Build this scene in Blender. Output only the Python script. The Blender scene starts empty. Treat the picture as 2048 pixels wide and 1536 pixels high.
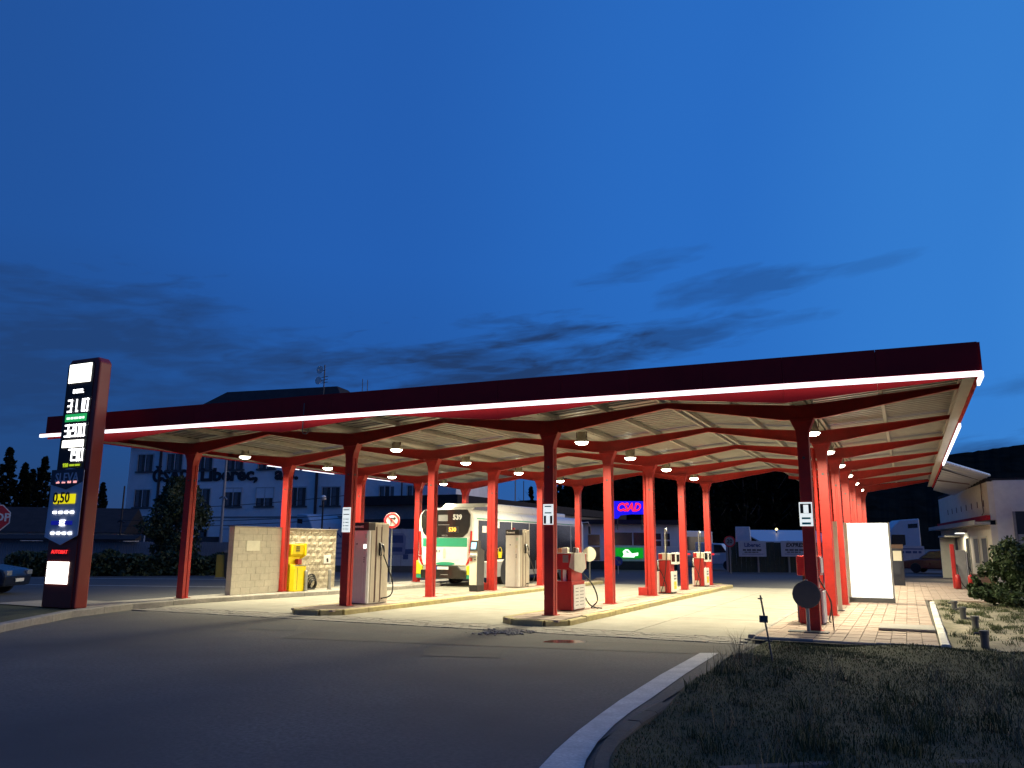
import bpy, bmesh, math, random
import numpy as np
from mathutils import Vector, Matrix
random.seed(7); RNG = np.random.default_rng(11)
S = bpy.context.scene; COL = S.collection
# ---------------------------------------------------------------- camera
FPX, PITCH, ROLL, YAW, EYE = 1630.7, 0.1944, 0.0068, 0.4456, 1.6
cd = bpy.data.cameras.new('camera'); cam = bpy.data.objects.new('camera', cd); COL.objects.link(cam)
cd.sensor_fit = 'HORIZONTAL'; cd.sensor_width = 36; cd.lens = 36*FPX/2048; cd.clip_end = 6000; cd.clip_start = .05
_f = Vector((-math.sin(YAW)*math.cos(PITCH), math.cos(YAW)*math.cos(PITCH), math.sin(PITCH)))
_r0 = Vector((math.cos(YAW), math.sin(YAW), 0)); _u0 = _r0.cross(_f)
_r = _r0*math.cos(ROLL)+_u0*math.sin(ROLL); _u = -_r0*math.sin(ROLL)+_u0*math.cos(ROLL)
cam.matrix_world = Matrix(((_r.x, _u.x, -_f.x, 0), (_r.y, _u.y, -_f.y, 0), (_r.z, _u.z, -_f.z, EYE), (0, 0, 0, 1)))
S.camera = cam
def at(px, py, depth):                      # a point of the photograph at a metric distance
    d = _f*FPX+_r*(px-1024)+_u*(768-py)
    return Vector((0, 0, EYE))+d*(depth/FPX)
def gnd(px, py, z=0.):
    d = _f*FPX+_r*(px-1024)+_u*(768-py); t = (z-EYE)/d.z
    return Vector((0, 0, EYE))+d*t
# ---------------------------------------------------------------- world: dusk sky
W = bpy.data.worlds.new('World'); S.world = W; W.use_nodes = True
nt = W.node_tree; nt.nodes.clear()
def N(t, **k):
    n = nt.nodes.new(t)
    for a, b in k.items(): setattr(n, a, b)
    return n
def L(a, b): nt.links.new(a, b)
def M(op, a, b=None, c=None, clamp=False):
    n = N('ShaderNodeMath', operation=op); n.use_clamp = clamp
    for i, x in enumerate((a, b, c)):
        if x is None: continue
        if isinstance(x, (int, float)): n.inputs[i].default_value = x
        else: L(x, n.inputs[i])
    return n.outputs[0]
def MIX(fac, a, b):
    n = N('ShaderNodeMix', data_type='RGBA')
    for i, x in ((0, fac), (6, a), (7, b)):
        if isinstance(x, (int, float)): n.inputs[i].default_value = x
        elif isinstance(x, tuple): n.inputs[i].default_value = (*x, 1)
        else: L(x, n.inputs[i])
    return n.outputs[2]
SUN_AZ, SUN_EL = math.radians(38), math.radians(-3.5)      # sun already set, right of the view
tc = N('ShaderNodeTexCoord'); sep = N('ShaderNodeSeparateXYZ'); L(tc.outputs['Generated'], sep.inputs[0])
dx, dy, dz = sep.outputs
el = M('MULTIPLY', M('ARCSINE', dz), 57.2958); az = M('MULTIPLY', M('ARCTAN2', dx, dy), 57.2958)
sky = N('ShaderNodeTexSky', sky_type='NISHITA'); sky.sun_disc = False
sky.sun_elevation = math.radians(1.0); sky.sun_rotation = SUN_AZ; sky.air_density = 1.0; sky.dust_density = .3; sky.ozone_density = 6.0
# angular closeness to the sunset glow
glow = M('ADD', M('ADD', M('MULTIPLY', dx, math.sin(SUN_AZ)*math.cos(.18)), M('MULTIPLY', dy, math.cos(SUN_AZ)*math.cos(.18))), M('MULTIPLY', dz, math.sin(.18)))
ramp = N('ShaderNodeValToRGB'); L(M('MULTIPLY_ADD', glow, .5, .5), ramp.inputs[0])
cr = ramp.color_ramp; cr.interpolation = 'EASE'
cr.elements[0].position = .0; cr.elements[0].color = (.016, .055, .19, 1)
cr.elements[1].position = 1.; cr.elements[1].color = (.14, .46, .93, 1)
for p, c in ((.45, (.016, .083, .315)), (.66, (.018, .108, .42)), (.83, (.023, .148, .53)), (.92, (.034, .195, .595)), (.97, (.057, .265, .69))):
    e = cr.elements.new(p); e.color = (*c, 1)
# duller lilac-grey near the horizon on the dark side
haz = M('MULTIPLY', M('SUBTRACT', 1., M('DIVIDE', el, 19.), clamp=True), M('MULTIPLY_ADD', az, -.02, -.05, clamp=True), clamp=True)
base = MIX(M('MULTIPLY', haz, .95), ramp.outputs[0], (.014, .045, .15))
base = MIX(.06, base, sky.outputs[0])
# warm after-glow added low at right, out of view, to neutralise blue ambient light
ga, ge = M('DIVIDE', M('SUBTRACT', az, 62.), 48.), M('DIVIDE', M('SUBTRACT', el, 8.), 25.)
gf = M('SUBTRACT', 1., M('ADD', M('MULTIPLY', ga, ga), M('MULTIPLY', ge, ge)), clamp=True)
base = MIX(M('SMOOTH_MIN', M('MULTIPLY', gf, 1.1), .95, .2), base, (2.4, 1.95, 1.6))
# cloud banks (azimuth, elevation, half-widths in degrees, tilt, strength)
mp = N('ShaderNodeCombineXYZ'); L(M('MULTIPLY', az, .11), mp.inputs[0]); L(M('MULTIPLY', M('ADD', el, M('MULTIPLY', az, -.10)), .52), mp.inputs[1])
nz = N('ShaderNodeTexNoise'); L(mp.outputs[0], nz.inputs['Vector']); nz.inputs['Scale'].default_value = 1.0; nz.inputs['Detail'].default_value = 7; nz.inputs['Roughness'].default_value = .56; nz.inputs['Distortion'].default_value = .5
nf = N('ShaderNodeTexNoise'); L(mp.outputs[0], nf.inputs['Vector']); nf.inputs['Scale'].default_value = 3.1; nf.inputs['Detail'].default_value = 6; nf.inputs['Distortion'].default_value = .8
nv = M('MULTIPLY_ADD', M('SUBTRACT', nf.outputs[0], .5), .42, nz.outputs[0])
tot = None
for a, e, wa, we, tl, st in ((-53, 11.5, 18, 5.5, .0, .72), (-27, 12.3, 15, 3.6, .06, 1.0), (-45, 8.5, 25, 3.5, 0, .6), (-13.5, 14.2, 7.5, 1.7, .10, .62), (-16.5, 19.0, 5.5, 1.0, .22, .40),
                             (-8.5, 17.4, 6.5, 1.5, .12, .42), (-1, 17.9, 4, .5, .12, .22), (-5.5, 15.0, 4, .6, .15, .34), (8, 5.0, 11, 2.4, .03, .70), (7, 9.6, 5, .8, .06, .32), (-72, 8, 18, 3.4, 0, .5), (32, 7, 15, 2.2, 0, .5)):
    u_ = M('DIVIDE', M('SUBTRACT', az, a), wa)
    v_ = M('DIVIDE', M('SUBTRACT', M('SUBTRACT', el, e), M('MULTIPLY', M('SUBTRACT', az, a), tl)), we)
    rr = M('ADD', M('MULTIPLY', u_, u_), M('MULTIPLY', v_, v_))
    m_ = M('ADD', M('SUBTRACT', 1., rr), M('MULTIPLY', M('SUBTRACT', nv, .50), 3.9))
    m_ = M('MULTIPLY', M('DIVIDE', m_, 1.2, clamp=True), st)
    tot = m_ if tot is None else M('MAXIMUM', tot, m_)
soft = M('MULTIPLY', tot, M('MULTIPLY_ADD', nv, .7, .62, clamp=True))
base = MIX(soft, base, (.015, .047, .15))
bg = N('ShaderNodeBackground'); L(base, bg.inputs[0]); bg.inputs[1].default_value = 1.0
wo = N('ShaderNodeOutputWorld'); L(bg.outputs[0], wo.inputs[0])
# ---------------------------------------------------------------- render settings
S.view_settings.view_transform = 'Standard'; S.view_settings.look = 'None'; S.view_settings.exposure = 0; S.view_settings.gamma = 1
S.cycles.use_denoising = True; S.cycles.max_bounces = 6; S.cycles.diffuse_bounces = 4; S.cycles.glossy_bounces = 3
S.cycles.sample_clamp_indirect = 4; S.cycles.use_light_tree = True; S.cycles.caustics_reflective = False; S.cycles.caustics_refractive = False
# ---------------------------------------------------------------- materials
MATS = {}
def mat(name, col, rough=.6, metal=0., var=.12, scale=6., bump=0., bscale=None, emit=0., ecol=None, spec=None, stain=0., coat=0., dirt=None, sscale=None):
    if name in MATS: return MATS[name]
    m = bpy.data.materials.new(name); m.use_nodes = True; t = m.node_tree; b = t.nodes['Principled BSDF']
    b.inputs['Roughness'].default_value = rough; b.inputs['Metallic'].default_value = metal
    if coat: b.inputs['Coat Weight'].default_value = coat
    if spec is not None: b.inputs['Specular IOR Level'].default_value = spec
    tcn = t.nodes.new('ShaderNodeTexCoord'); ns = t.nodes.new('ShaderNodeTexNoise'); t.links.new(tcn.outputs['Object'], ns.inputs['Vector'])
    ns.inputs['Scale'].default_value = scale; ns.inputs['Detail'].default_value = 6; ns.inputs['Roughness'].default_value = .65
    r = t.nodes.new('ShaderNodeValToRGB'); t.links.new(ns.outputs[0], r.inputs[0])
    r.color_ramp.elements[0].position = .3; r.color_ramp.elements[1].position = .7
    r.color_ramp.elements[0].color = (*[c*(1-var) for c in col], 1); r.color_ramp.elements[1].color = (*[min(1, c*(1+var)) for c in col], 1)
    out = r.outputs[0]
    if stain:
        n2 = t.nodes.new('ShaderNodeTexNoise'); t.links.new(tcn.outputs['Object'], n2.inputs['Vector']); n2.inputs['Scale'].default_value = sscale or scale*.13; n2.inputs['Detail'].default_value = 5
        r2 = t.nodes.new('ShaderNodeValToRGB'); r2.color_ramp.elements[0].position = .38; r2.color_ramp.elements[1].position = .68; t.links.new(n2.outputs[0], r2.inputs[0])
        mx = t.nodes.new('ShaderNodeMix'); mx.data_type = 'RGBA'; mm = t.nodes.new('ShaderNodeMath'); mm.operation = 'MULTIPLY'; mm.inputs[1].default_value = stain
        t.links.new(r2.outputs[0], mm.inputs[0]); t.links.new(mm.outputs[0], mx.inputs[0]); t.links.new(out, mx.inputs[6])
        mx.inputs[7].default_value = (*(dirt or [c*.45 for c in col]), 1); out = mx.outputs[2]
    t.links.new(out, b.inputs['Base Color'])
    rv = t.nodes.new('ShaderNodeMath'); rv.operation = 'MULTIPLY_ADD'; rv.inputs[1].default_value = .25; rv.inputs[2].default_value = max(.02, rough-.12)
    t.links.new(ns.outputs[0], rv.inputs[0]); t.links.new(rv.outputs[0], b.inputs['Roughness'])
    if bump:
        n3 = t.nodes.new('ShaderNodeTexNoise'); t.links.new(tcn.outputs['Object'], n3.inputs['Vector']); n3.inputs['Scale'].default_value = bscale or scale*4; n3.inputs['Detail'].default_value = 4
        bp = t.nodes.new('ShaderNodeBump'); bp.inputs['Strength'].default_value = bump; bp.inputs['Distance'].default_value = .02
        t.links.new(n3.outputs[0], bp.inputs['Height']); t.links.new(bp.outputs[0], b.inputs['Normal'])
    if emit:
        b.inputs['Emission Color'].default_value = (*(ecol or col), 1); b.inputs['Emission Strength'].default_value = emit
    MATS[name] = m; return m
mat('red_steel', (.42, .018, .012), .5, var=.22, scale=9, bump=.12, bscale=30, stain=.6, dirt=(.24, .014, .011), sscale=1.6)
mat('red_fascia', (.44, .016, .02), .7, var=.12, scale=2, stain=.3, spec=.15)
mat('red_totem', (.24, .014, .010), .38, var=.1, scale=2)
mat('sheet_metal', (.36, .355, .335), .38, metal=.5, var=.12, scale=5, stain=.35, dirt=(.22, .215, .19))
mat('purlin_paint', (.40, .39, .35), .5, var=.12, scale=4, stain=.3)
mat('led_white', (.9, .92, 1), .4, emit=1.9, ecol=(.88, .92, 1.), var=.0)
mat('lamp_lens', (.9, .9, .8), .3, emit=22., ecol=(1., .93, .72), var=0.)
mat('lamp_shell', (.45, .42, .33), .45, metal=.4, var=.2)
mat('brown_steel', (.10, .055, .04), .55, var=.2)
mat('asphalt', (.118, .111, .103), .85, var=.45, scale=24, bump=.5, bscale=160, stain=.85, dirt=(.070, .066, .062), sscale=.36)
mat('asphalt_old', (.075, .075, .076), .85, var=.3, scale=20, bump=.3, bscale=120, stain=.6, dirt=(.045, .045, .047), sscale=.3)
mat('asphalt_patch', (.065, .062, .058), .8, var=.4, scale=40, bump=.4, bscale=160, stain=.8, dirt=(.085, .083, .08), sscale=1.2)
mat('asphalt_seal', (.03, .03, .03), .7)
mat('concrete', (.26, .245, .205), .8, var=.12, scale=14, bump=.15, bscale=120, stain=.45, dirt=(.16, .145, .12))
mat('kerb_stone', (.30, .28, .25), .85, var=.2, scale=9, bump=.35, bscale=60, stain=.4)
mat('kerb_yellow', (.40, .33, .14), .8, var=.3, scale=7, bump=.35, bscale=60, stain=.8, dirt=(.27, .23, .16))
mat('kerb_old', (.085, .08, .068), .9, var=.3, scale=9, bump=.4, bscale=60, stain=.6)
mat('ochre', (.30, .22, .03), .6)
mat('kerb_white', (.62, .60, .55), .8, var=.25, scale=8, bump=.3, stain=.5)
mat('paver_pink', (.36, .275, .225), .85, var=.2, scale=11, bump=.25, bscale=90, stain=.5)
mat('paver_grey', (.27, .25, .22), .85, var=.22, scale=11, bump=.25, bscale=90, stain=.5)
mat('joint', (.07, .06, .05), .95)
mat('grass_soil', (.036, .042, .016), .95, var=.4, scale=4, bump=.6, bscale=30)
mat('grass_blade', (.045, .062, .018), .75, var=.45, scale=3)
mat('grass_dry', (.18, .155, .09), .8, var=.4, scale=3)
mat('sand', (.27, .235, .17), .95, var=.35, scale=7, bump=.7, bscale=30, stain=.95, dirt=(.06, .06, .025))
mat('line_white', (.52, .51, .48), .75, var=.28, scale=30, stain=.55, dirt=(.3, .3, .3))
mat('white_paint', (.78, .77, .73), .5, var=.06, stain=.12)
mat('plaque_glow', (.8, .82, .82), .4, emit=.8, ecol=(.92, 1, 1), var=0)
mat('white_gloss', (.80, .80, .77), .28, var=.04, coat=.3)
mat('cream_paint', (.70, .68, .55), .5, var=.06)
mat('pump_beige', (.52, .46, .37), .5, var=.08)
mat('pump_lilac', (.33, .31, .40), .5, var=.08)
mat('pump_brown', (.075, .03, .025), .5)
mat('pump_red', (.42, .02, .018), .4, var=.1)
mat('black_rubber', (.015, .015, .016), .6, var=.2)
mat('black_plastic', (.022, .022, .023), .4, var=.2)
mat('dark_glass', (.012, .014, .017), .08, var=0., spec=.7)
mat('dark_grey', (.07, .072, .075), .55, var=.15)
mat('mid_grey', (.22, .22, .22), .6, var=.15)
mat('steel', (.42, .42, .42), .4, metal=.6, var=.15)
mat('yellow_machine', (.78, .60, .012), .4, var=.08)
mat('bus_white', (.80, .79, .74), .3, var=.03, coat=.4)
mat('bus_yellow', (.74, .66, .03), .35, var=.05)
mat('bus_green', (.03, .30, .17), .4, var=.06)
mat('bus_dark', (.02, .018, .015), .22, var=.1, coat=.5)
mat('red_light', (.45, .02, .015), .25, var=.05)
mat('office_wall', (.80, .80, .80), .85, var=.07, scale=2, stain=.25)
mat('office_wing', (.78, .79, .80), .85, var=.07, scale=2, stain=.25)
mat('roof_dark', (.035, .033, .035), .8, var=.25, scale=2, spec=.1)
mat('window_frame', (.5, .5, .5), .6)
mat('curtain', (.13, .13, .14), .8, var=.3, scale=8)
mat('letter_dark', (.02, .018, .022), .6)
mat('brick_wall', (.52, .48, .39), .9, var=.12, scale=6, bump=.5, bscale=40, stain=.3)
mat('rough_stone', (.44, .39, .30), .95, var=.3, scale=9, bump=1., bscale=18, stain=.5, dirt=(.16, .13, .09))
mat('bark', (.05, .04, .03), .9, bump=.5)
mat('leaf', (.035, .055, .02), .7, var=.4, scale=2)
mat('leaf_bush', (.026, .05, .014), .7, var=.4, scale=4)
mat('leaf_dark', (.010, .014, .009), .9, var=.4, scale=1, spec=0.)
mat('hill_forest', (.012, .014, .012), 1., var=.5, scale=.05, bump=1., bscale=.3, spec=0.)
mat('sign_red', (.5, .02, .03), .45)
mat('sign_blue', (.02, .06, .35), .45)
mat('neon_red', (.8, .05, .1), .4, emit=1.25, ecol=(1., .018, .045), var=0)
mat('neon_blue', (.02, .02, .5), .4, emit=1.15, ecol=(.006, .004, .75), var=0)
mat('green_glow', (.02, .3, .03), .4, emit=.75, ecol=(.0, .38, .012), var=0)
mat('white_glow', (.9, .9, .9), .4, emit=1.6, ecol=(.9, 1, .9), var=0)
mat('panel_glow', (.9, .9, .85), .4, emit=3.2, ecol=(1, .98, .86), var=0)
mat('digit_glow', (.9, .9, .9), .4, emit=3.4, ecol=(.96, .98, 1), var=0)
mat('board_glow', (.85, .85, .82), .45, emit=1.4, ecol=(1., .99, .93), var=0)
mat('totem_green', (.03, .4, .1), .4, emit=.9, ecol=(.02, .42, .10), var=0)
mat('totem_yellow', (.8, .7, .02), .4, emit=.85, ecol=(.9, .78, .0), var=0)
mat('totem_blue', (.02, .03, .4), .4, emit=.22, ecol=(.02, .03, .8), var=0)
mat('lime_glow', (.6, .8, .02), .4, emit=.75, ecol=(.6, .8, .02), var=0)
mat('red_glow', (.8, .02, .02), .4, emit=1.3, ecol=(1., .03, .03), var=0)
mat('pink_glow', (.9, .4, .4), .4, emit=1.2, ecol=(1., .4, .38), var=0)
mat('screen_glow', (.2, .5, .8), .2, emit=.9, ecol=(.25, .6, .95), var=0)
mat('orange_glow', (.9, .4, .05), .4, emit=1.5, ecol=(1., .55, .08), var=0)
mat('lamp_yellow', (.9, .7, .3), .4, emit=3., ecol=(1, .75, .35), var=0)
mat('poster_grey', (.58, .60, .68), .6, var=.06)
mat('poster_dark', (.055, .055, .075), .6)
mat('poster_text', (.55, .55, .62), .6)
mat('face_black', (.03, .022, .02), .6)
mat('face_red', (.22, .03, .02), .4)
mat('plaster_cream', (.74, .68, .55), .85, var=.1, scale=3, bump=.15, stain=.4, dirt=(.58, .52, .40))
mat('plaster_grey', (.72, .70, .66), .9, var=.1, scale=3, bump=.15, stain=.3)
mat('fence_green', (.035, .045, .03), .8, var=.25)
mat('fence_light', (.24, .25, .27), .7, var=.15)
mat('car_blue', (.006, .010, .024), .3, coat=.3); mat('car_red', (.14, .012, .012), .3, coat=.5); mat('car_white', (.55, .57, .6), .35, coat=.3)
mat('truck_white', (.50, .53, .58), .4, var=.05)
mat('banner_white', (.42, .44, .48), .7); mat('banner_blue', (.05, .08, .2), .7); mat('banner_lilac', (.22, .25, .36), .7)
mat('teal', (.03, .42, .42), .5); mat('pale_green', (.5, .72, .62), .5)
mat('puddle', (.012, .010, .009), .16, var=0., spec=.8)
mat('brick_brown', (.17, .09, .055), .85, var=.3)
mat('glove_red', (.30, .03, .02), .6)
mat('box_orange', (.55, .25, .12), .6)
mat('cloth', (.52, .50, .43), .9, var=.1)
# ---------------------------------------------------------------- mesh helpers
class MB:
    def __init__(s): s.v = []; s.f = []
    def add(s, vs, fs):
        o = len(s.v); s.v += [tuple(v) for v in vs]; s.f += [tuple(i+o for i in f) for f in fs]; return s
    def box(s, x0, x1, y0, y1, z0, z1):
        return s.add([(x0, y0, z0), (x1, y0, z0), (x1, y1, z0), (x0, y1, z0), (x0, y0, z1), (x1, y0, z1), (x1, y1, z1), (x0, y1, z1)],
                     [(3, 2, 1, 0), (4, 5, 6, 7), (0, 1, 5, 4), (1, 2, 6, 5), (2, 3, 7, 6), (3, 0, 4, 7)])
    def prism(s, pts, axis, a, b):          # polygon in the plane across `axis`, extruded from a to b
        def P(u, v, w): return {'x': (w, u, v), 'y': (u, w, v), 'z': (u, v, w)}[axis]
        n = len(pts); vs = [P(u, v, a) for u, v in pts]+[P(u, v, b) for u, v in pts]
        fs = [tuple(range(n)), tuple(range(2*n-1, n-1, -1))]+[((i+1) % n, i, i+n, (i+1) % n+n) for i in range(n)]
        return s.add(vs, fs)
    def tube(s, path, r, n=8):
        path = [Vector(p) for p in path]; rs = r if isinstance(r, (list, tuple)) else [r]*len(path); vs = []
        for i, p in enumerate(path):
            t = (path[min(i+1, len(path)-1)]-path[max(i-1, 0)]).normalized()
            a = t.cross(Vector((0, 0, 1)) if abs(t.z) < .9 else Vector((1, 0, 0))).normalized(); b = t.cross(a)
            for k in range(n):
                q = 2*math.pi*k/n; vs.append(p+(a*math.cos(q)+b*math.sin(q))*rs[i])
        fs = [(i*n+k, i*n+(k+1) % n, (i+1)*n+(k+1) % n, (i+1)*n+k) for i in range(len(path)-1) for k in range(n)]
        fs += [tuple(range(n-1, -1, -1)), tuple(range((len(path)-1)*n, len(path)*n))]
        return s.add(vs, fs)
    def ring(s, r0, r1, c, n=36, t=.004):        # flat ring facing -y
        vs = [(c[0]+r*math.cos(6.28318*k/n), c[1]+h, c[2]+r*math.sin(6.28318*k/n)) for r, h in ((r1, 0), (r1, t), (r0, t), (r0, 0)) for k in range(n)]
        return s.add(vs, [(i*n+k, i*n+(k+1) % n, ((i+1) % 4)*n+(k+1) % n, ((i+1) % 4)*n+k) for i in range(4) for k in range(n)])
    def lathe(s, prof, c=(0, 0, 0), n=20, axis='z'):
        vs = []
        for r, h in prof:
            for k in range(n):
                q = 2*math.pi*k/n; a, b = r*math.cos(q), r*math.sin(q)
                vs.append({'z': (c[0]+a, c[1]+b, c[2]+h), 'y': (c[0]+a, c[1]+h, c[2]+b), 'x': (c[0]+h, c[1]+a, c[2]+b)}[axis])
        fs = [(i*n+k, i*n+(k+1) % n, (i+1)*n+(k+1) % n, (i+1)*n+k) for i in range(len(prof)-1) for k in range(n)]
        fs += [tuple(range(n-1, -1, -1)), tuple(range((len(prof)-1)*n, len(prof)*n))]
        return s.add(vs, fs)
    def mesh(s, name='m'):
        me = bpy.data.meshes.new(name); me.from_pydata(s.v, [], s.f); me.update()
        bm = bmesh.new(); bm.from_mesh(me); bmesh.ops.recalc_face_normals(bm, faces=bm.faces); bm.to_mesh(me); bm.free(); return me
    def build(s, name, m, parent=None, bevel=0., smooth=False, loc=None):
        return link(name, s.mesh(name), m, parent, bevel, smooth, loc)
def link(name, me, m, parent=None, bevel=0., smooth=False, loc=None):
    o = bpy.data.objects.new(name, me); COL.objects.link(o)
    if m and not me.materials: me.materials.append(MATS[m])
    if parent: o.parent = parent
    if loc: o.location = loc
    if smooth:
        for p in me.polygons: p.use_smooth = True
    if bevel:
        b = o.modifiers.new('bevel', 'BEVEL'); b.width = bevel; b.segments = 2; b.limit_method = 'ANGLE'; b.angle_limit = .6
    return o
def box(name, m, parent, x0, x1, y0, y1, z0, z1, bevel=0.): return MB().box(x0, x1, y0, y1, z0, z1).build(name, m, parent, bevel)
def tag(o, label=None, cat=None, group=None, kind=None):
    if label: o['label'] = label
    if cat: o['category'] = cat
    if group: o['group'] = group
    if kind: o['kind'] = kind
    return o
def thing(name, label, cat, loc=(0, 0, 0), rz=0., group=None):
    o = bpy.data.objects.new(name, None); COL.objects.link(o); o.location = loc; o.rotation_euler = (0, 0, rz); o.empty_display_size = .2
    return tag(o, label, cat, group)
def struct(name, o): o['kind'] = 'structure'; return o
def copy_tree(o, parent=None):
    c = o.copy(); COL.objects.link(c)
    if parent: c.parent = parent
    for ch in list(o.children): copy_tree(ch, c)
    return c
def text(name, s, size, m, parent=None, loc=(0, 0, 0), rot=(math.pi/2, 0, 0), ext=.004, bold=0., shear=0., sx=1., align='CENTER'):
    c = bpy.data.curves.new(name, 'FONT'); c.body = s; c.size = size; c.extrude = ext; c.offset = bold; c.shear = shear; c.align_x = align; c.align_y = 'CENTER'; c.resolution_u = 2
    o = bpy.data.objects.new(name+'_c', c); COL.objects.link(o)
    me = bpy.data.meshes.new_from_object(o.evaluated_get(bpy.context.evaluated_depsgraph_get())); bpy.data.objects.remove(o); me.materials.clear()
    o = link(name, me, m, parent); o.location = loc; o.rotation_euler = rot; o.scale = (sx, 1, 1); return o
def word_bars(parent, x0, x1, z, h, m, y, seed=1):          # print too blurred to read in the photograph
    r = random.Random(seed); x = x0
    while x < x1-.01:
        w = min(r.uniform(1.6, 4.2)*h, x1-x); box('printed_line', m, parent, x, x+w, y-.003, y, z-h/2, z+h/2); x += w+.6*h
def poly(name, m, pts, z, parent=None, thick=0.):
    b = MB(); n = len(pts)
    if thick: b.prism([(p[0], p[1]) for p in pts], 'z', z-thick, z)
    else: b.add([(p[0], p[1], z) for p in pts], [tuple(range(n))])
    return b.build(name, m, parent)
# ---------------------------------------------------------------- ground
g = MB().add([(-1500, -600, 0), (1500, -600, 0), (1500, 1500, 0), (-1500, 1500, 0)], [(0, 1, 2, 3)]).build('ground', 'asphalt_old', loc=(0, 0, -.022)); struct('', g)
yard = poly('road_asphalt', 'asphalt', [(-40, -12), (-2.45, -12), (-2.45, 14.4), (-16.4, 14.4), (-16.0, 12.2), (-15.3, 10.3), (-14.2, 8.5), (-24, 1)], -.006); struct('', yard)
slab = thing('forecourt', None, None, (-9.7, 24.5, 0)); slab['kind'] = 'structure'
# concrete slabs cast in bays, thin joints between them
xs = [-17.6, -14.8, -12.4, -9.7, -7.0, -4.8, -2.55]; ys = [15.42, 19.0, 22.7, 26.4, 30.1, 33.8]
for i in range(6):
    for j in range(5):
        x0, x1, y0, y1 = xs[i]+.008, xs[i+1]-.008, ys[j]+.008, ys[j+1]-.008
        MB().box(x0+9.7, x1+9.7, y0-24.5, y1-24.5, -.1, .004+random.uniform(-.0015, .0015)).build('concrete_slab', 'concrete', slab)
# paved strip in front of the slabs: single stones
strip = thing('paved_strip', None, None, (-7.4, 14.9, 0)); strip['kind'] = 'structure'
pm = [MB().box(-.095, .095, -.095, .095, -.06, .0).mesh('paver') for _ in range(2)]
pm[0].materials.append(MATS['paver_grey']); pm[1].materials.append(MATS['paver_grey'])
rest = MB(); cnt = 0
for j in range(5):
    for i in range(75):
        x, y = -16.9+.2*i+(.1 if j % 2 else 0), 14.5+.2*j
        if x > -2.6: continue
        if -13.5 < x < -2.6 and cnt < 280 and j < 5:
            o = bpy.data.objects.new('paver', pm[0]); COL.objects.link(o); o.parent = strip; o.location = (x+7.4, y-14.9, random.uniform(.0, .009)); cnt += 1
        else: rest.box(x+7.4-.095, x+7.4+.095, y-14.9-.095, y-14.9+.095, -.06, random.uniform(0, .009))
ro = rest.build('paver_field', 'paver_grey', strip); ro['kind'] = 'stuff'
# right pavement
rp = thing('pavement', None, None, (-1.0, 24, 0)); rp['kind'] = 'structure'
poly('bedding', 'joint', [(-1.55, -9.2), (1.42, -9.0), (1.42, 12), (3.4, 12), (3.4, 28), (-1.55, 28)], .035, rp)
pk = MB().box(-.115, .115, -.095, .095, -.04, .0).mesh('paver'); pk.materials.append(MATS['paver_pink'])
rest = MB(); cnt = 0
for j in range(135):
    y = 15.15+.2*j
    for i in range(21):
        x = -2.42+.24*i
        if x > .3 and y < 28.3: continue
        if x > 2.1: continue
        z = .055+random.uniform(-.003, .004)
        if y < 21.2 and cnt < 300:
            o = bpy.data.objects.new('paver', pk); COL.objects.link(o); o.parent = rp; o.location = (x+1, y-24, z); cnt += 1
        else: rest.box(x+1-.115, x+1+.115, y-24-.095, y-24+.095, z-.04, z)
ro = rest.build('paver_field', 'paver_pink', rp); ro['kind'] = 'stuff'
def kerb_line(name, m, pts, w=.15, top=.12, seg=1.0, parent=None, jitter=.006):
    root = parent or struct('', thing(name, None, None, (pts[0][0], pts[0][1], 0)))
    o0 = root.location
    for a, b in zip(pts[:-1], pts[1:]):
        a, b = Vector((*a[:2], 0)), Vector((*b[:2], 0)); d = b-a; n = max(1, round(d.length/seg)); d /= n; t = d.normalized(); q = Vector((-t.y, t.x, 0))*w/2
        for k in range(n):
            p0, p1 = a+d*k+t*.006, a+d*(k+1)-t*.006; z = top+random.uniform(-jitter, jitter); bv = .018
            mb = MB(); sec = [(-1, -.15), (1, -.15), (1, z-bv), (1-2*bv/w, z), (-1+2*bv/w, z), (-1, z-bv)]
            vs = [(p+q*s_-o0).to_tuple()[:2]+(h,) for p in (p0, p1) for s_, h in sec]
            mb.add(vs, [tuple(range(6)), tuple(range(11, 5, -1))]+[((i+1) % 6, i, i+6, (i+1) % 6+6) for i in range(6)])
            mb.build('kerb_stone', m, root)
    return root
kerb_line('kerb_by_totem', 'kerb_stone', [(-9.6, 2.6), (-13.0, 7.2), (-15.0, 9.9), (-16.6, 12.4), (-17.3, 14.6), (-17.3, 17.1), (-17.0, 19.5), (-16.6, 22.5), (-16.5, 28.0), (-17.45, 29.2)], .22, .13)
poly('verge', 'kerb_stone', [(-17.3, 14.6), (-17.3, 17.1), (-17.0, 19.5), (-16.6, 22.5), (-16.5, 28.0), (-17.6, 29.2), (-17.6, 34), (-18.6, 34), (-18.6, 14.4)], .10)['kind'] = 'structure'
poly('grass_patch', 'grass_soil', [(-9.7, 2.6), (-13.1, 7.2), (-15.1, 9.9), (-16.7, 12.4), (-17.4, 13.3), (-19.6, 13.3), (-25, 12), (-28, 0)], .09)['kind'] = 'structure'
poly('totem_apron', 'kerb_stone', [(-16.9, 13.0), (-17.35, 14.6), (-17.9, 14.9), (-20.3, 14.9), (-20.3, 13.1), (-17.5, 12.95)], .112)['kind'] = 'structure'
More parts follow.
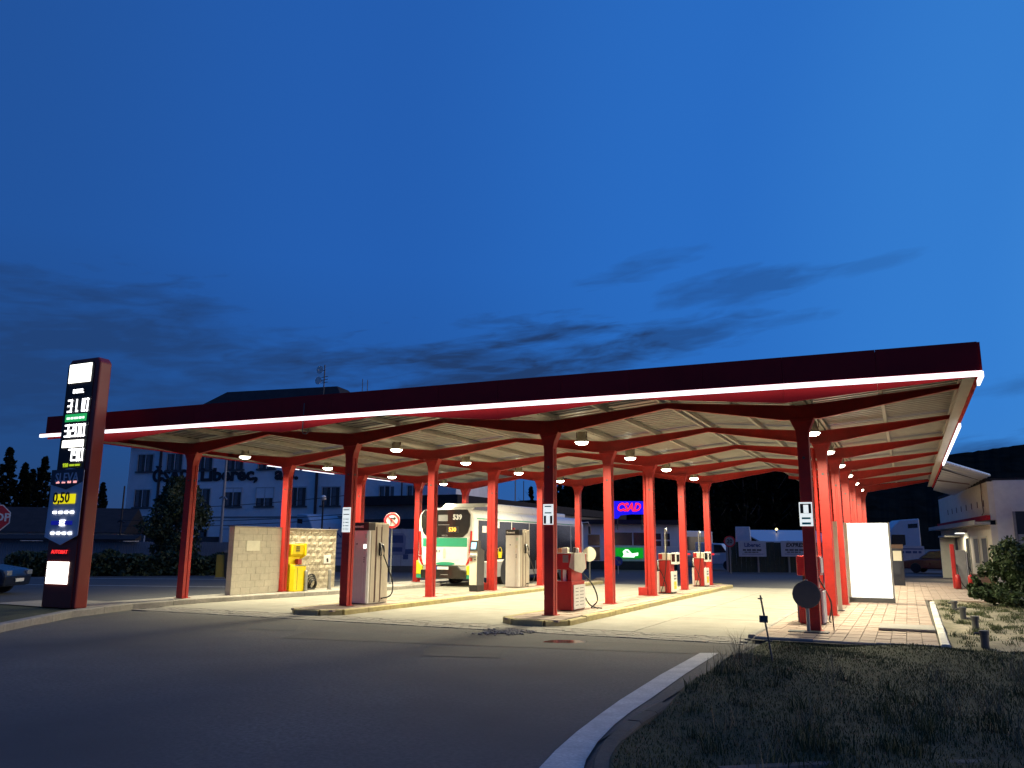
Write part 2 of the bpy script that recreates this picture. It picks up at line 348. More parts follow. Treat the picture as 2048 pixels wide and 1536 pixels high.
# street behind the canopy on the left
poly('street', 'asphalt_old', [(-200, -25), (-19.2, 13), (-18.7, 34), (-18, 60), (-30, 62), (-200, -8)], -.004)['kind'] = 'structure'
for k, (p0, p1, w) in enumerate((((-60, 9.4), (-19.5, 24.5), .10), ((-60, 13.0), (-21.0, 31.0), .12))):
    a, b = Vector((*p0, 0)), Vector((*p1, 0)); q = (b-a).normalized(); q = Vector((-q.y, q.x, 0))*w
    o = MB().add([a-q, b-q, b+q, a+q], [(0, 1, 2, 3)]).build('road_line', 'line_white', loc=(0, 0, .004)); struct('', o)
# islands
def island(name, x0, x1, y0, y1, km):
    root = struct('', thing(name, None, None, ((x0+x1)/2, y0, 0))); cx = (x0+x1)/2; w = .14; c = .35
    ring = [(x0+c, y0), (x1-c, y0), (x1, y0+c), (x1, y1-.5), (x1-.45, y1), (x0+.45, y1), (x0, y1-.5), (x0, y0+c), (x0+c, y0)]
    kerb_line('', km, ring, w, .118, .95, root, .01)
    mb = MB(); nx = int((x1-x0-w)/.24); 
    MB().prism([(x0-cx+.05, c), (x0-cx+c, .05), (x1-cx-c, .05), (x1-cx-.05, c), (x1-cx-.05, y1-y0-.5), (x1-cx-.45, y1-y0-.05), (x0-cx+.45, y1-y0-.05), (x0-cx+.05, y1-y0-.5)], 'z', -.1, .112).build('island_bed', 'joint', root)
    y = .2
    while y < y1-y0-.45:
        for i in range(nx):
            xx = x0-cx+w/2+.14+.24*i
            mb.box(xx-.115, xx+.115, y-.115, y+.115, .08, .122+random.uniform(-.003, .004))
        y += .24
    o = mb.build('paver_field', 'paver_pink', root); o['kind'] = 'stuff'
    return root
island('pump_island', -13.1, -11.75, 15.35, 34.0, 'kerb_yellow'); island('pump_island', -7.7, -6.33, 15.55, 33.7, 'kerb_yellow')
kerb_line('kerb_right_lane', 'kerb_stone', [(-2.6, 15.3), (-2.6, 34.5)], .13, .07)
kerb_line('kerb_white_edge', 'kerb_white', [(.42, 15.0), (.5, 26.6)], .13, .10)
kerb_line('kerb_pavement_front', 'kerb_stone', [(-2.5, 15.02), (.36, 15.02)], .08, .075)
# foreground grass plot
def hgt(x, y): return .06+.05*math.sin(x*1.3+1)*math.cos(y*.9)+.03*math.sin(x*3.1+y*2.3)
KERB = [gnd(1515, 1290), gnd(1420, 1345), gnd(1330, 1415), gnd(1268, 1452), gnd(1225, 1490), gnd(1205, 1530), gnd(1200, 1600)]
KERB = [(p.x, p.y) for p in KERB]+[(-2.25, 3.5), (-2.0, -12)]
def kx(y):
    for (xa, ya), (xb, yb) in zip(KERB[:-1], KERB[1:]):
        if yb <= y <= ya: return xa+(xb-xa)*(y-ya)/(yb-ya)
    return -2.3
b = MB(); NX, NY = 40, 70
for j in range(NY+1):
    y = -12+27.0*j/NY
    for i in range(NX+1):
        x = kx(y)+.05+(30*((i/NX)**2.2)); z = hgt(x, y) if i else .02
        b.v.append((x, y, z*(min(1, (15.05-y)/.5)) - (.03 if y > 14.9 else 0)))
for j in range(NY):
    for i in range(NX): b.f.append((j*(NX+1)+i, j*(NX+1)+i+1, (j+1)*(NX+1)+i+1, (j+1)*(NX+1)+i))
struct('', b.build('lawn', 'grass_soil', smooth=True))
kerb_line('kerb_grass_plot', 'kerb_old', [KERB[i] for i in (2, 3, 4, 5, 6, 7)], .14, .05, .6)
kerb_line('kerb_grass_front', 'kerb_old', [(gnd(1440, 1562).x, gnd(1440, 1562).y), (gnd(1620, 1552).x, gnd(1620, 1552).y), (gnd(2048, 1546).x, gnd(2048, 1546).y), (6, gnd(2048, 1546).y-.1)], .12, .09, .9)
def blades(name, n, xr, yr, hr, m, w=.005, lean=.5, zfn=None, seed=1, clump=False):
    r = np.random.default_rng(seed); x = r.uniform(*xr, n); y = r.uniform(*yr, n)
    if clump:
        c = r.integers(0, max(1, n//40), n); cx = r.uniform(*xr, n//40+1); cy = r.uniform(*yr, n//40+1); x = cx[c]+r.normal(0, .07, n); y = cy[c]+r.normal(0, .07, n)
    keep = np.array([kx(a) for a in y])+.09 < x; x, y = x[keep], y[keep]; n = len(x)
    z = np.array([zfn(a, b_) for a, b_ in zip(x, y)]) if zfn else np.array([hgt(a, b_) for a, b_ in zip(x, y)])*np.minimum(1, (15.05-y)/.5)
    h = r.uniform(*hr, n)*(.6+.8*(np.sin(x*2.1+y)*np.sin(y*1.7)*.5+.5)); a = r.uniform(0, 6.28, n); l = r.uniform(.1, lean, n)*h; ww = w*r.uniform(.7, 1.5, n)
    ca, sa = np.cos(a), np.sin(a); d = r.uniform(0, 6.28, n)
    V = np.empty((n*5, 3))
    V[0::5] = np.c_[x-ca*ww, y-sa*ww, z-.01]; V[1::5] = np.c_[x+ca*ww, y+sa*ww, z-.01]
    mx, my = x+np.cos(d)*l*.35, y+np.sin(d)*l*.35
    V[2::5] = np.c_[mx+ca*ww*.7, my+sa*ww*.7, z+h*.6]; V[3::5] = np.c_[mx-ca*ww*.7, my-sa*ww*.7, z+h*.6]; V[4::5] = np.c_[x+np.cos(d)*l, y+np.sin(d)*l, z+h]
    i0 = np.arange(n)*5; F = [tuple(q) for q in np.c_[i0, i0+1, i0+2, i0+3]]+[tuple(q) for q in np.c_[i0+3, i0+2, i0+4]]
    me = bpy.data.meshes.new(name); me.from_pydata(V.tolist(), [], F); o = link(name, me, m); o['kind'] = 'stuff'; return o
tag(blades('grass', 75000, (-2.9, 2.6), (4.6, 14.95), (.01, .042), 'grass_blade', .0032, 1.1, seed=2), 'short dark grass of the foreground plot', 'grass')
tag(blades('grass_tufts', 3600, (-2.6, 2.2), (4.8, 11.0), (.05, .18), 'grass_blade', .004, .8, seed=3, clump=True), 'taller tufts of grass standing out of the plot', 'grass')
tag(blades('dry_stalks', 900, (-2.4, 1.8), (5.2, 12.0), (.12, .36), 'grass_dry', .0025, .9, seed=4, clump=True), 'dry stalks among the grass of the foreground plot', 'grass')
# white edge line on the asphalt
LP = [(1437, 1306, 1400, 1306), (1372, 1347, 1320, 1350), (1300, 1398, 1240, 1400), (1262, 1423, 1198, 1430), (1228, 1450, 1153, 1464), (1195, 1484, 1112, 1500), (1172, 1520, 1070, 1545), (1150, 1600, 1030, 1640)]
vs = [];
for a_, b_, c_, d_ in LP: vs += [gnd(a_, b_), gnd(c_, d_)]
o = MB().add([(v.x, v.y, 0) for v in vs], [(2*i, 2*i+1, 2*i+3, 2*i+2) for i in range(len(LP)-1)]).build('edge_line', 'line_white', loc=(0, 0, .002)); struct('', o)
# asphalt repairs, puddle and broken spot in front of the paved strip
for k, pts in enumerate(([(510, 1246), (600, 1250), (590, 1262), (495, 1258)], [(620, 1262), (1500, 1294), (1460, 1310), (560, 1276)], [(860, 1292), (1010, 1297), (1000, 1316), (840, 1311)])):
    q = [gnd(*p_) for p_ in pts]; struct('', poly('asphalt_patch', 'asphalt_patch' if k != 0 else 'asphalt_old', q, -.002+.0005*k))
pts = [gnd(1130+42*math.cos(t)*(1+.12*math.sin(3*t)), 1283+3.4*math.sin(t)*(1+.2*math.sin(2*t+1))) for t in np.linspace(0, 6.28, 24)[:-1]]
struct('', poly('puddle', 'puddle', pts, .0015))
b = MB()
for k in range(160):
    p_ = gnd(random.gauss(1010, 26), random.gauss(1265, 2.4)); s_ = random.uniform(.012, .045)
    b.lathe([(s_*.6, 0), (s_, .3*s_), (s_*.5, .7*s_), (.001, .75*s_)], (p_.x, p_.y, .0), n=5)
tag(b.build('gravel', 'kerb_stone'), 'crumbled patch of loose gravel at the edge of the paving', 'gravel', kind='stuff')
# sandy ground on the right
b = MB(); NX, NY = 30, 40
for j in range(NY+1):
    for i in range(NX+1):
        x, y = .52+9*(i/NX)**1.6, 14.6+14.5*j/NY; b.v.append((x, y, .03+.035*math.sin(x*2.3+y)*math.sin(y*1.3)+.02*math.sin(5*x-3*y)))
for j in range(NY):
    for i in range(NX): b.f.append((j*(NX+1)+i, j*(NX+1)+i+1, (j+1)*(NX+1)+i+1, (j+1)*(NX+1)+i))
struct('', b.build('sandy_ground', 'sand', smooth=True))
sand_z = lambda x, y: .03+.035*math.sin(x*2.3+y)*math.sin(y*1.3)+.02*math.sin(5*x-3*y)
tag(blades('grass_on_sand', 9000, (.62, 3.6), (14.9, 27.5), (.03, .10), 'grass_blade', .005, 1.1, zfn=sand_z, seed=8, clump=True), 'thin tufts of grass growing through the sandy ground', 'grass')
# ---------------------------------------------------------------- canopy
ROWS = dict(A=-17.82, B=-12.41, C=-7.02, D=-1.68); RX = [-20.4, -15.1, -9.72, -4.35, 1.2]
FY = [16.7+3.955*k for k in range(7)]; Y0, Y1, Y2 = 14.1, 33.6, 41.6
def tilt(x): return .0065*(1.2-x)
CAN = thing('fuel_canopy', 'large red steel canopy with zigzag corrugated roof and white light strip', 'canopy', (-9.6, 16.7, 0))
CO = Vector((-9.6, 16.7, 0))
def cb(name, mb, m, bevel=0.):
    mb.v = [(x+9.6, y-16.7, z) for x, y, z in mb.v]; return mb.build(name, m, CAN, bevel)
VZ, RZ = 4.31, 4.54
def beamz(x):                                # top of the rafters
    lo = min(ROWS.values(), key=lambda v: abs(v-x)); hi = min(RX, key=lambda v: abs(v-x)); return None
slopes = []
for k, r in enumerate('ABCD'): slopes += [(ROWS[r], RX[k]), (ROWS[r], RX[k+1])]
def span(k): return slopes if k < 5 else slopes[-2:]
# columns: two channels back to back, with flared heads
cm = MB()
cm.box(-.11, -.018, -.11, .11, 0, 3.95).box(.018, .11, -.11, .11, 0, 3.95).box(-.03, .03, -.092, .092, 0, 3.95)
cmesh = cm.mesh('column'); cmesh.materials.append(MATS['red_steel'])
cmx = MB(); cmx.box(-.11, .11, -.11, -.018, 0, 3.95).box(-.11, .11, .018, .11, 0, 3.95).box(-.092, .092, -.03, .03, 0, 3.95)
cmesh2 = cmx.mesh('column'); cmesh2.materials.append(MATS['red_steel'])
hm = MB().prism([(-.112, 3.70), (.112, 3.70), (.135, 3.83), (.235, 4.06), (-.235, 4.06), (-.135, 3.83)], 'y', -.112, .112).box(-.20, .20, -.14, .14, 3.985, 4.0).mesh('column_head'); hm.materials.append(MATS['red_steel'])
bm_ = MB().box(-.15, .15, -.15, .15, 0, .015).mesh('base_plate'); bm_.materials.append(MATS['red_steel'])
rmm = MB().lathe([(.028, 0), (.028, .012)], n=8).mesh('bolt'); rmm.materials.append(MATS['dark_grey'])
for r in 'ABCD':
    for k in range(7 if r == 'D' else 5):
        z0 = .05 if r == 'D' else .12
        c = link('column', cmesh if k % 2 == 0 and k > 0 else cmesh2, None, CAN, .008); c.location = (ROWS[r]+9.6, FY[k]-16.7, z0); c.scale.z = (3.98-z0)/3.95
        h = link('column_head', hm, None, CAN, .006); h.location = (ROWS[r]+9.6, FY[k]-16.7, 0)
        p_ = link('base_plate', bm_, None, CAN); p_.location = (ROWS[r]+9.6, FY[k]-16.7, z0)
        for dx_, dy_, ax in ((0, -.112, 'y'), (.112, 0, 'x')):
            b_ = link('bolt', rmm, None, CAN); b_.location = (ROWS[r]+9.6+dx_, FY[k]-16.7+dy_, 3.28); b_.rotation_euler = (math.pi/2, 0, 0) if ax == 'y' else (0, math.pi/2, 0)
        if k in (2,) or (r == 'D' and k in (1, 4)):          # rain pipe with its foot box
            sx = -1 if r in 'BC' else 1; x = ROWS[r]+sx*.0; xo = -.19
            cb('rain_pipe', MB().tube([(x+xo, FY[k]+.02, 3.9), (x+xo, FY[k]+.02, .4), (x+xo-.02, FY[k], .3)], .045, 8), 'red_steel')
            cb('pipe_foot', MB().box(x-.42, x-.13, FY[k]-.1, FY[k]+.1, z0, z0+.24), 'red_steel', .01)
# rafters, purlins and sheets
for k in range(7):
    for (xv, xr) in span(k):
        end = xr in (1.2, -20.4); rb = 4.48 if end else 4.435; rt = RZ; s_ = 1 if xr > xv else -1; wy = .055
        mb = MB()
        mb.prism([(xv, 4.035), (xv+s_*.35, 4.045), (xr, rb), (xr, rt), (xv, VZ)], 'y', FY[k]-.02, FY[k]+.02)
        mb.prism([(xv, 4.03), (xv+s_*.35, 4.04), (xr, rb-.005), (xr, rb+.012), (xv+s_*.35, 4.06), (xv, 4.052)], 'y', FY[k]-wy, FY[k]+wy)
        mb.prism([(xv, VZ-.016), (xr, rt-.016), (xr, rt+.001), (xv, VZ+.001)], 'y', FY[k]-wy, FY[k]+wy)
        cb('rafter', mb, 'red_steel')
for (xv, xr) in slopes:
    yend = Y2 if xv == ROWS['D'] and xr in (1.2, -4.35) else Y1
    for t in (.06, .5, .965):
        x = xv+(xr-xv)*t; z = VZ+(RZ-VZ)*t+.004
        cb('purlin', MB().box(x-.032, x+.032, Y0, yend, z, z+.095), 'purlin_paint')
    edges = [Y0]+[y for y in FY if y < yend-.5]+[yend]
    for ya, yb in zip(edges[:-1], edges[1:]):
        P_, prof, y, i = .25, [], ya+.006, 0
        while y < yb-.006:
            for dy_, h in ((0, 0), (.10, 0), (.125, .042), (.225, .042)):
                if y+dy_ < yb-.006: prof.append((y+dy_, h))
            y += P_
        prof.append((yb-.006, prof[-1][1])); mb = MB(); n = len(prof)
        for x, z in ((xv, VZ+.103), (xr, RZ+.103)):
            mb.v += [(x+(.01 if (x == xv) == (xr > xv) else -.01), yy, z+h) for yy, h in prof]
        mb.v += [(x, yy, z+.004) for x, yy, z in mb.v]
        mb.f += [(i, i+1, n+i+1, n+i) for i in range(n-1)]+[(2*n+i+1, 2*n+i, 3*n+i, 3*n+i+1) for i in range(n-1)]
        cb('roof_sheet', mb, 'sheet_metal')
for r in 'ABCD':                               # valley gutters
    x = ROWS[r]; cb('valley_gutter', MB().box(x-.11, x+.11, Y0, Y2 if r == 'D' else Y1, VZ+.006, VZ+.1), 'purlin_paint')
# front fascia in panels, zigzag lower edge
for (xv, xr) in slopes:
    xa, xb = sorted((xv, xr)); mid = 2; 
    zb = lambda x: (3.93 if x == xv else 4.17)+tilt(x)
    for j in range(mid):
        p, q = xa+(xb-xa)*j/mid, xa+(xb-xa)*(j+1)/mid; f_ = lambda x: zb(xa)+(zb(xb)-zb(xa))*(x-xa)/(xb-xa)
        cb('fascia_panel', MB().prism([(p+.002, f_(p)), (q-.002, f_(q)), (q-.002, 4.71+tilt(q)), (p+.002, 4.71+tilt(p))], 'y', 14.05, 14.09), 'red_fascia')
cb('fascia_backing', MB().prism([(-20.36, 4.25), (1.17, 4.25), (1.17, 4.68), (-20.36, 4.82)], 'y', 14.092, 14.10), 'red_fascia')
xa, xb = -20.42, 1.22
cb('light_strip', MB().prism([(xa, 4.145+tilt(xa)), (xb, 4.145+tilt(xb)), (xb, 4.225+tilt(xb)), (xa, 4.225+tilt(xa))], 'y', 13.90, 13.95), 'led_white')
cb('added_strip_shield', MB().prism([(xa, 4.229+tilt(xa)), (xb, 4.229+tilt(xb)), (xb, 4.24+tilt(xb)), (xa, 4.24+tilt(xa))], 'y', 13.885, 14.049), 'red_fascia')  # unseen ledge added to keep the strip's light off the fascia above
cb('light_strip', MB().box(1.20, 1.24, 13.955, 14.75, 4.14, 4.225), 'led_white')
cb('light_strip', MB().box(1.20, 1.24, 19.9, 29.4, 4.155, 4.235), 'led_white')
cb('light_strip', MB().box(-20.49, -20.445, 22.6, 24.3, 4.30, 4.322), 'led_white')
cb('light_strip', MB().box(-20.49, -20.445, 24.5, 26.4, 4.30, 4.322), 'led_white')
cb('light_strip', MB().box(-20.49, -20.445, 28.2, 30.4, 4.30, 4.322), 'led_white')
for ya, yb in zip([14.09, 18, 22, 26, 30, 34, 38], [18, 22, 26, 30, 34, 38, 41.6]): cb('fascia_panel', MB().box(1.2, 1.24, ya+.002, yb-.002, 4.24, 4.71), 'red_fascia')
for ya, yb in zip([14.09, 18, 22, 26, 30], [18, 22, 26, 30, 33.6]): cb('fascia_panel', MB().box(-20.44, -20.40, ya+.002, yb-.002, 4.33, 4.84), 'red_fascia')
cb('edge_trim', MB().box(1.02, 1.198, 14.1, 41.6, 4.30, 4.34), 'purlin_paint'); cb('edge_trim', MB().box(-20.39, -20.2, 14.1, 33.6, 4.36, 4.40), 'purlin_paint')
# cable hook hanging from the fascia
cb('hanging_cable', MB().tube([(-11.75, 14.0, 4.62), (-11.75, 13.99, 4.0), (-11.73, 13.99, 3.95), (-11.66, 13.99, 3.93), (-11.6, 13.99, 3.97), (-11.59, 13.99, 4.04)], .012, 6), 'dark_grey')
# lamps
lamp_names = {'A': 'beside the stone wall', 'B': 'over the island with the tall pumps', 'C': 'over the island with the red pumps', 'D': 'over the columns by the white panel'}
ordn = ['first', 'second', 'third', 'fourth', 'fifth', 'sixth']
lm_shell = MB().lathe([(.07, .27), (.10, .25), (.11, .12), (.175, .02), (.18, 0), (.165, 0), (.16, .015)], n=20).mesh('shell'); lm_lens = MB().lathe([(.163, .004), (.13, -.045), (.06, -.065), (.001, -.068)], n=20).mesh('lens')
lm_br = MB().box(-.2, .2, -.02, .02, .40, .425).tube([(-.13, 0, .41), (-.13, 0, .12)], .012, 6).tube([(.13, 0, .41), (.13, 0, .12)], .012, 6).tube([(-.13, 0, .12), (.13, 0, .12)], .012, 6).mesh('bracket')
for m_, n_ in ((lm_shell, 'lamp_shell'), (lm_lens, 'lamp_lens'), (lm_br, 'brown_steel')): m_.materials.append(MATS[n_])
LAMP_W = 335
for r in 'ABCD':
    for k in range(6 if r == 'D' else 4):
        z = {'A': 4.15, 'B': 4.13, 'C': 4.08, 'D': 4.03}[r]-.01; y = FY[k]+1.98
        t = thing('canopy_lamp', f'{ordn[k]} bell lamp from the front in the row {lamp_names[r]}', 'lamp', (ROWS[r], y, z), 0, 'lamps under the canopy')
        link('shell', lm_shell, None, t, smooth=True); link('lens', lm_lens, None, t, smooth=True); link('bracket', lm_br, None, t)
        ld = bpy.data.lights.new('lamp_light', 'AREA'); ld.shape = 'DISK'; ld.size = .3; ld.energy = LAMP_W; ld.color = (1, .91, .62); ld.spread = math.radians(160)
        lo = bpy.data.objects.new('lamp_light', ld); COL.objects.link(lo); lo.parent = t; lo.location = (0, 0, -.075)
# ---------------------------------------------------------------- price totem
T = thing('price_totem', 'tall dark red price totem with lit digits beside the road', 'price sign', (-17.68, 13.22, .1))
def zt(z): return z-.1
rp_ = [(-.575+.12, 5.86), (.575-.1, 5.86), (.575, 5.74), (.575, 0), (-.575, 0), (-.575, 5.72)]
MB().prism(rp_, 'y', -.27, .06).build('body', 'red_totem', T, .035)
MB().prism([(-.53, 1.55), (.40, 1.55), (.40, 5.70), (.33, 5.78), (-.44, 5.78), (-.53, 5.68)], 'y', -.285, -.272).build('face', 'face_black', T)
MB().prism([(-.53, .02), (.46, .02), (.46, 1.54), (-.53, 1.54)], 'y', -.285, -.272).build('lower_face', 'face_red', T)
def tp(name, m, x0, x1, z0, z1, y=-.30, bev=.0, par=T): return MB().box(x0, x1, y, y+.014, zt(z0), zt(z1)).build(name, m, par, bev)
tp('logo_panel', 'panel_glow', -.46, .32, 5.37, 5.83, bev=.006)
lg = tp('logo_mark', 'teal', -.36, -.31, 5.66, 5.70, -.302)
def seg_digit(s_, x, z, h, m, par, lab):
    w = h*.48; t = h*.115; on = {'0': 'abcdef', '1': 'bc', '2': 'abged', '3': 'abgcd', '4': 'fgbc', '5': 'afgcd', '6': 'afgedc', '7': 'abc', '8': 'abcdefg', '9': 'abcdfg'}[s_]; b = MB()
    seg = {'a': (0, w, h-t, h), 'd': (0, w, 0, t), 'g': (0, w, h/2-t/2, h/2+t/2), 'f': (0, t, h/2, h), 'b': (w-t, w, h/2, h), 'e': (0, t, 0, h/2), 'c': (w-t, w, 0, h/2)}
    for c in on: x0, x1, z0, z1 = seg[c]; b.box(x+x0, x+x1, -.299, -.289, z+z0, z+z1)
    return b.build('digit', m, par)
def price(s_, x, z, h, m):
    for c in s_:
        if c == '.': tp('decimal_point', m, x-.035, x+.005, z, z+.04); x += .02; continue
        seg_digit(c, x, zt(z), h, m, T, ''); x += h*.48+.036
tp('fuel_name_plate', 'face_black', -.26, .16, 5.08, 5.22); text('fuel_name', 'DIESEL', .13, 'digit_glow', T, (-.05, -.304, zt(5.15)), bold=.004)
price('31.10', -.39, 4.65, .31, 'digit_glow')
tp('fuel_name_plate', 'totem_green', -.42, .32, 4.42, 4.60); word_bars(T, -.36, .26, zt(4.50), .05, 'white_glow', -.302, 4)
price('32.00', -.40, 4.05, .30, 'digit_glow')
tp('fuel_name_plate', 'panel_glow', -.43, .31, 3.80, 3.97)
price('7.90', -.18, 3.47, .29, 'digit_glow')
text('led_line', '930', .125, 'lime_glow', T, (-.22, -.304, zt(3.37)), bold=.003); word_bars(T, -.08, .3, zt(3.37), .045, 'lime_glow', -.302, 6)
# discount poster hung over the lower displays
po = MB().prism([(-.60, zt(3.20)), (-.03, zt(3.30)), (.50, zt(3.24)), (.50, zt(1.74)), (-.06, zt(1.52)), (-.64, zt(1.70))][::-1], 'y', -.33, -.318).build('discount_poster', 'poster_grey', T)
MB().prism([(-.62, zt(3.27)), (.50, zt(3.27)), (.50, zt(2.98)), (-.06, zt(2.80)), (-.62, zt(2.93))][::-1], 'y', -.345, -.332).build('poster_heading', 'poster_dark', po)
text('lettering', 'SLEVA', .30, 'poster_text', po, (-.06, -.35, zt(3.07)), bold=.003)
text('lettering', '0,50', .34, 'letter_dark', po, (-.17, -.352, zt(2.60)), bold=.008)
tp('display', 'totem_yellow', -.44, .30, 2.47, 2.69, -.346)
for z, m in ((2.97, 'pink_glow'), (2.27, 'digit_glow'), (1.79, 'digit_glow')):
    for k in range(4): tp('dash', m, -.42+.20*k, -.30+.20*k, z-.025, z+.025, -.35)
tp('display', 'totem_blue', -.44, .28, 1.98, 2.07, -.346); tp('display', 'digit_glow', -.14, .04, 1.96, 2.09, -.352); text('lettering', 'CNG', .10, 'sign_blue', po, (-.05, -.356, zt(2.025)))
tp('display', 'face_black', -.34, .16, 1.29, 1.44); text('lettering', 'AUTOMAT', .115, 'red_glow', T, (-.09, -.306, zt(1.36)), bold=.003)
for z0, z1 in ((.64, .80), (.815, .97), (.985, 1.14)): tp('lit_panel', 'panel_glow', -.47, .27, z0, z1)
# ---------------------------------------------------------------- stone wall enclosure
WL = thing('block_wall', 'beige concrete block wall with a recessed rough stone niche beside the street', 'wall', (-18.0, 18.5, .1))
def course(x, ya, yb, ztop, m, rough, seed):
    r = random.Random(seed); h = .195; k = 0; z = 0
    while z < ztop-.05:
        hh = min(h, ztop-z); y = ya; first = True
        while y < yb-.02:
            ln = .395 if not (first and k % 2) else .2; first = False; ln = min(ln, yb-y)
            d = r.uniform(0, .012 if not rough else .05); mb = MB()
            if rough:
                n = 4; vs = []; fs = []
                for i in range(n+1):
                    for j in range(3):
                        e = (i in (0, n) or j in (0, 2)); vs.append((x+(.0 if e else r.uniform(.0, .022)), y+.004+(ln-.008)*i/n, z+.004+(hh-.008)*j/2))
                for i in range(n):
                    for j in range(2): fs.append((i*3+j, (i+1)*3+j, (i+1)*3+j+1, i*3+j+1))
                mb.add(vs, fs); a = len(vs); mb.add([(x-.2, y+.004, z+.004), (x-.2, y+ln-.004, z+.004), (x-.2, y+ln-.004, z+hh-.004), (x-.2, y+.004, z+hh-.004), (x, y+.004, z+.004), (x, y+ln-.004, z+.004), (x, y+ln-.004, z+hh-.004), (x, y+.004, z+hh-.004)], [(0, 1, 2, 3), (0, 1, 5, 4), (3, 2, 6, 7), (0, 4, 7, 3), (1, 2, 6, 5)])
            else: mb.box(x-.2, x+d*.5, y+.002, y+ln-.002, z+.002, z+hh-.002)
            mb.build('block', m, WL, 0 if rough else .004); y += ln
        z += hh; k += 1
course(.15, 0.0, 2.15, 1.95, 'brick_wall', False, 1); course(-.2, 2.15, 5.3, 1.95, 'rough_stone', True, 2)
box('mortar_core', 'kerb_stone', WL, -.06, .145, .01, 2.14, 0, 1.94); box('mortar_core', 'kerb_stone', WL, -.41, -.22, 2.15, 5.28, 0, 1.93)
box('coping', 'kerb_stone', WL, -.08, .17, -.02, 2.16, 1.952, 1.985); box('coping', 'kerb_stone', WL, -.43, -.17, 2.165, 5.32, 1.952, 1.985)
mb = MB(); mb.box(-.21, -.14, 3.6, 4.25, .02, .98); mb.build('repaired_patch', 'dark_grey', WL) if 0 else None
tag(box('wall_plaque', 'cream_paint', None, -17.83, -17.81, 19.0, 19.56, 1.36, 1.66, .004), 'blank pale plaque fixed to the smooth block wall', 'plaque')
o = thing('wall_sign', 'small white sign with a dark pictogram on the rough stone wall', 'sign', (-18.1, 23.2, 1.07)); box('plate', 'white_paint', o, 0, .015, -.19, .19, -.15, .13, .003); MB().lathe([(.05, 0), (.05, .004)], (.016, 0, -.02), 12, 'x').build('pictogram', 'letter_dark', o); box('pictogram', 'letter_dark', o, .0155, .02, -.03, .06, -.1, -.05)
# yellow air and water machine
o = thing('vacuum_machine', 'yellow coin-operated vacuum machine standing in front of the stone niche', 'vacuum machine', (-17.75, 21.15, .1))
MB().prism([(-.22, 0), (.25, 0), (.25, .78), (.18, .80), (-.02, .85), (-.02, 1.06), (.12, 1.15), (.14, 1.46), (-.22, 1.47)], 'y', -.3, .24).build('body', 'yellow_machine', o, .012)
MB().prism([(-.24, .02), (.0, .02), (.0, 1.0), (.20, 1.12), (.20, 1.49), (-.24, 1.49)], 'y', .245, .30).build('side_panel', 'yellow_machine', o, .008)
box('tray', 'mid_grey', o, .0, .27, -.28, .23, .79, .81); box('plinth', 'dark_grey', o, -.2, .23, -.28, .22, -.02, .012)
box('nozzle_holder', 'glove_red', o, .03, .16, -.05, .12, .83, 1.0); box('door_line', 'pump_brown', o, .251, .254, -.18, -.165, .05, .74)
for k in range(3): box('instruction_label', 'letter_dark', o, .141, .145, -.16, .02, 1.24+.06*k, 1.275+.06*k)
# hose reel lying by the wall
o = thing('hose_coil', 'coiled black rubber hose at the foot of the stone wall', 'hose', (-17.98, 22.2, .1))
for k in range(4):
    rr = .24-.03*k; MB().tube([(.04+.035*k+.02*math.sin(q), rr*math.cos(q), rr+.01+rr*math.sin(q)) for q in np.linspace(0, 6.28, 22)], .028, 6).build('hose_loop', 'black_rubber', o, smooth=True)
MB().tube([(.1, .22, .2), (.16, .05, .04), (.2, -.25, .03), (.12, -.4, .03)], .028, 6).build('hose_end', 'black_rubber', o, smooth=True)
for k, (y, lab) in enumerate(((21.35, 'grey steel bollard in front of the yellow vacuum machine'), (22.55, 'grey steel bollard farther along beside the small white wall sign'))):
    o = thing('bollard', lab, 'bollard', (-17.45, y, .1), 0, 'bollards guarding the stone niche'); MB().lathe([(.055, 0), (.055, .6), (.045, .635), (.02, .645)], n=14).build('post', 'mid_grey', o, smooth=False); MB().lathe([(.09, 0), (.09, .012)], n=14).build('base_plate', 'dark_grey', o)
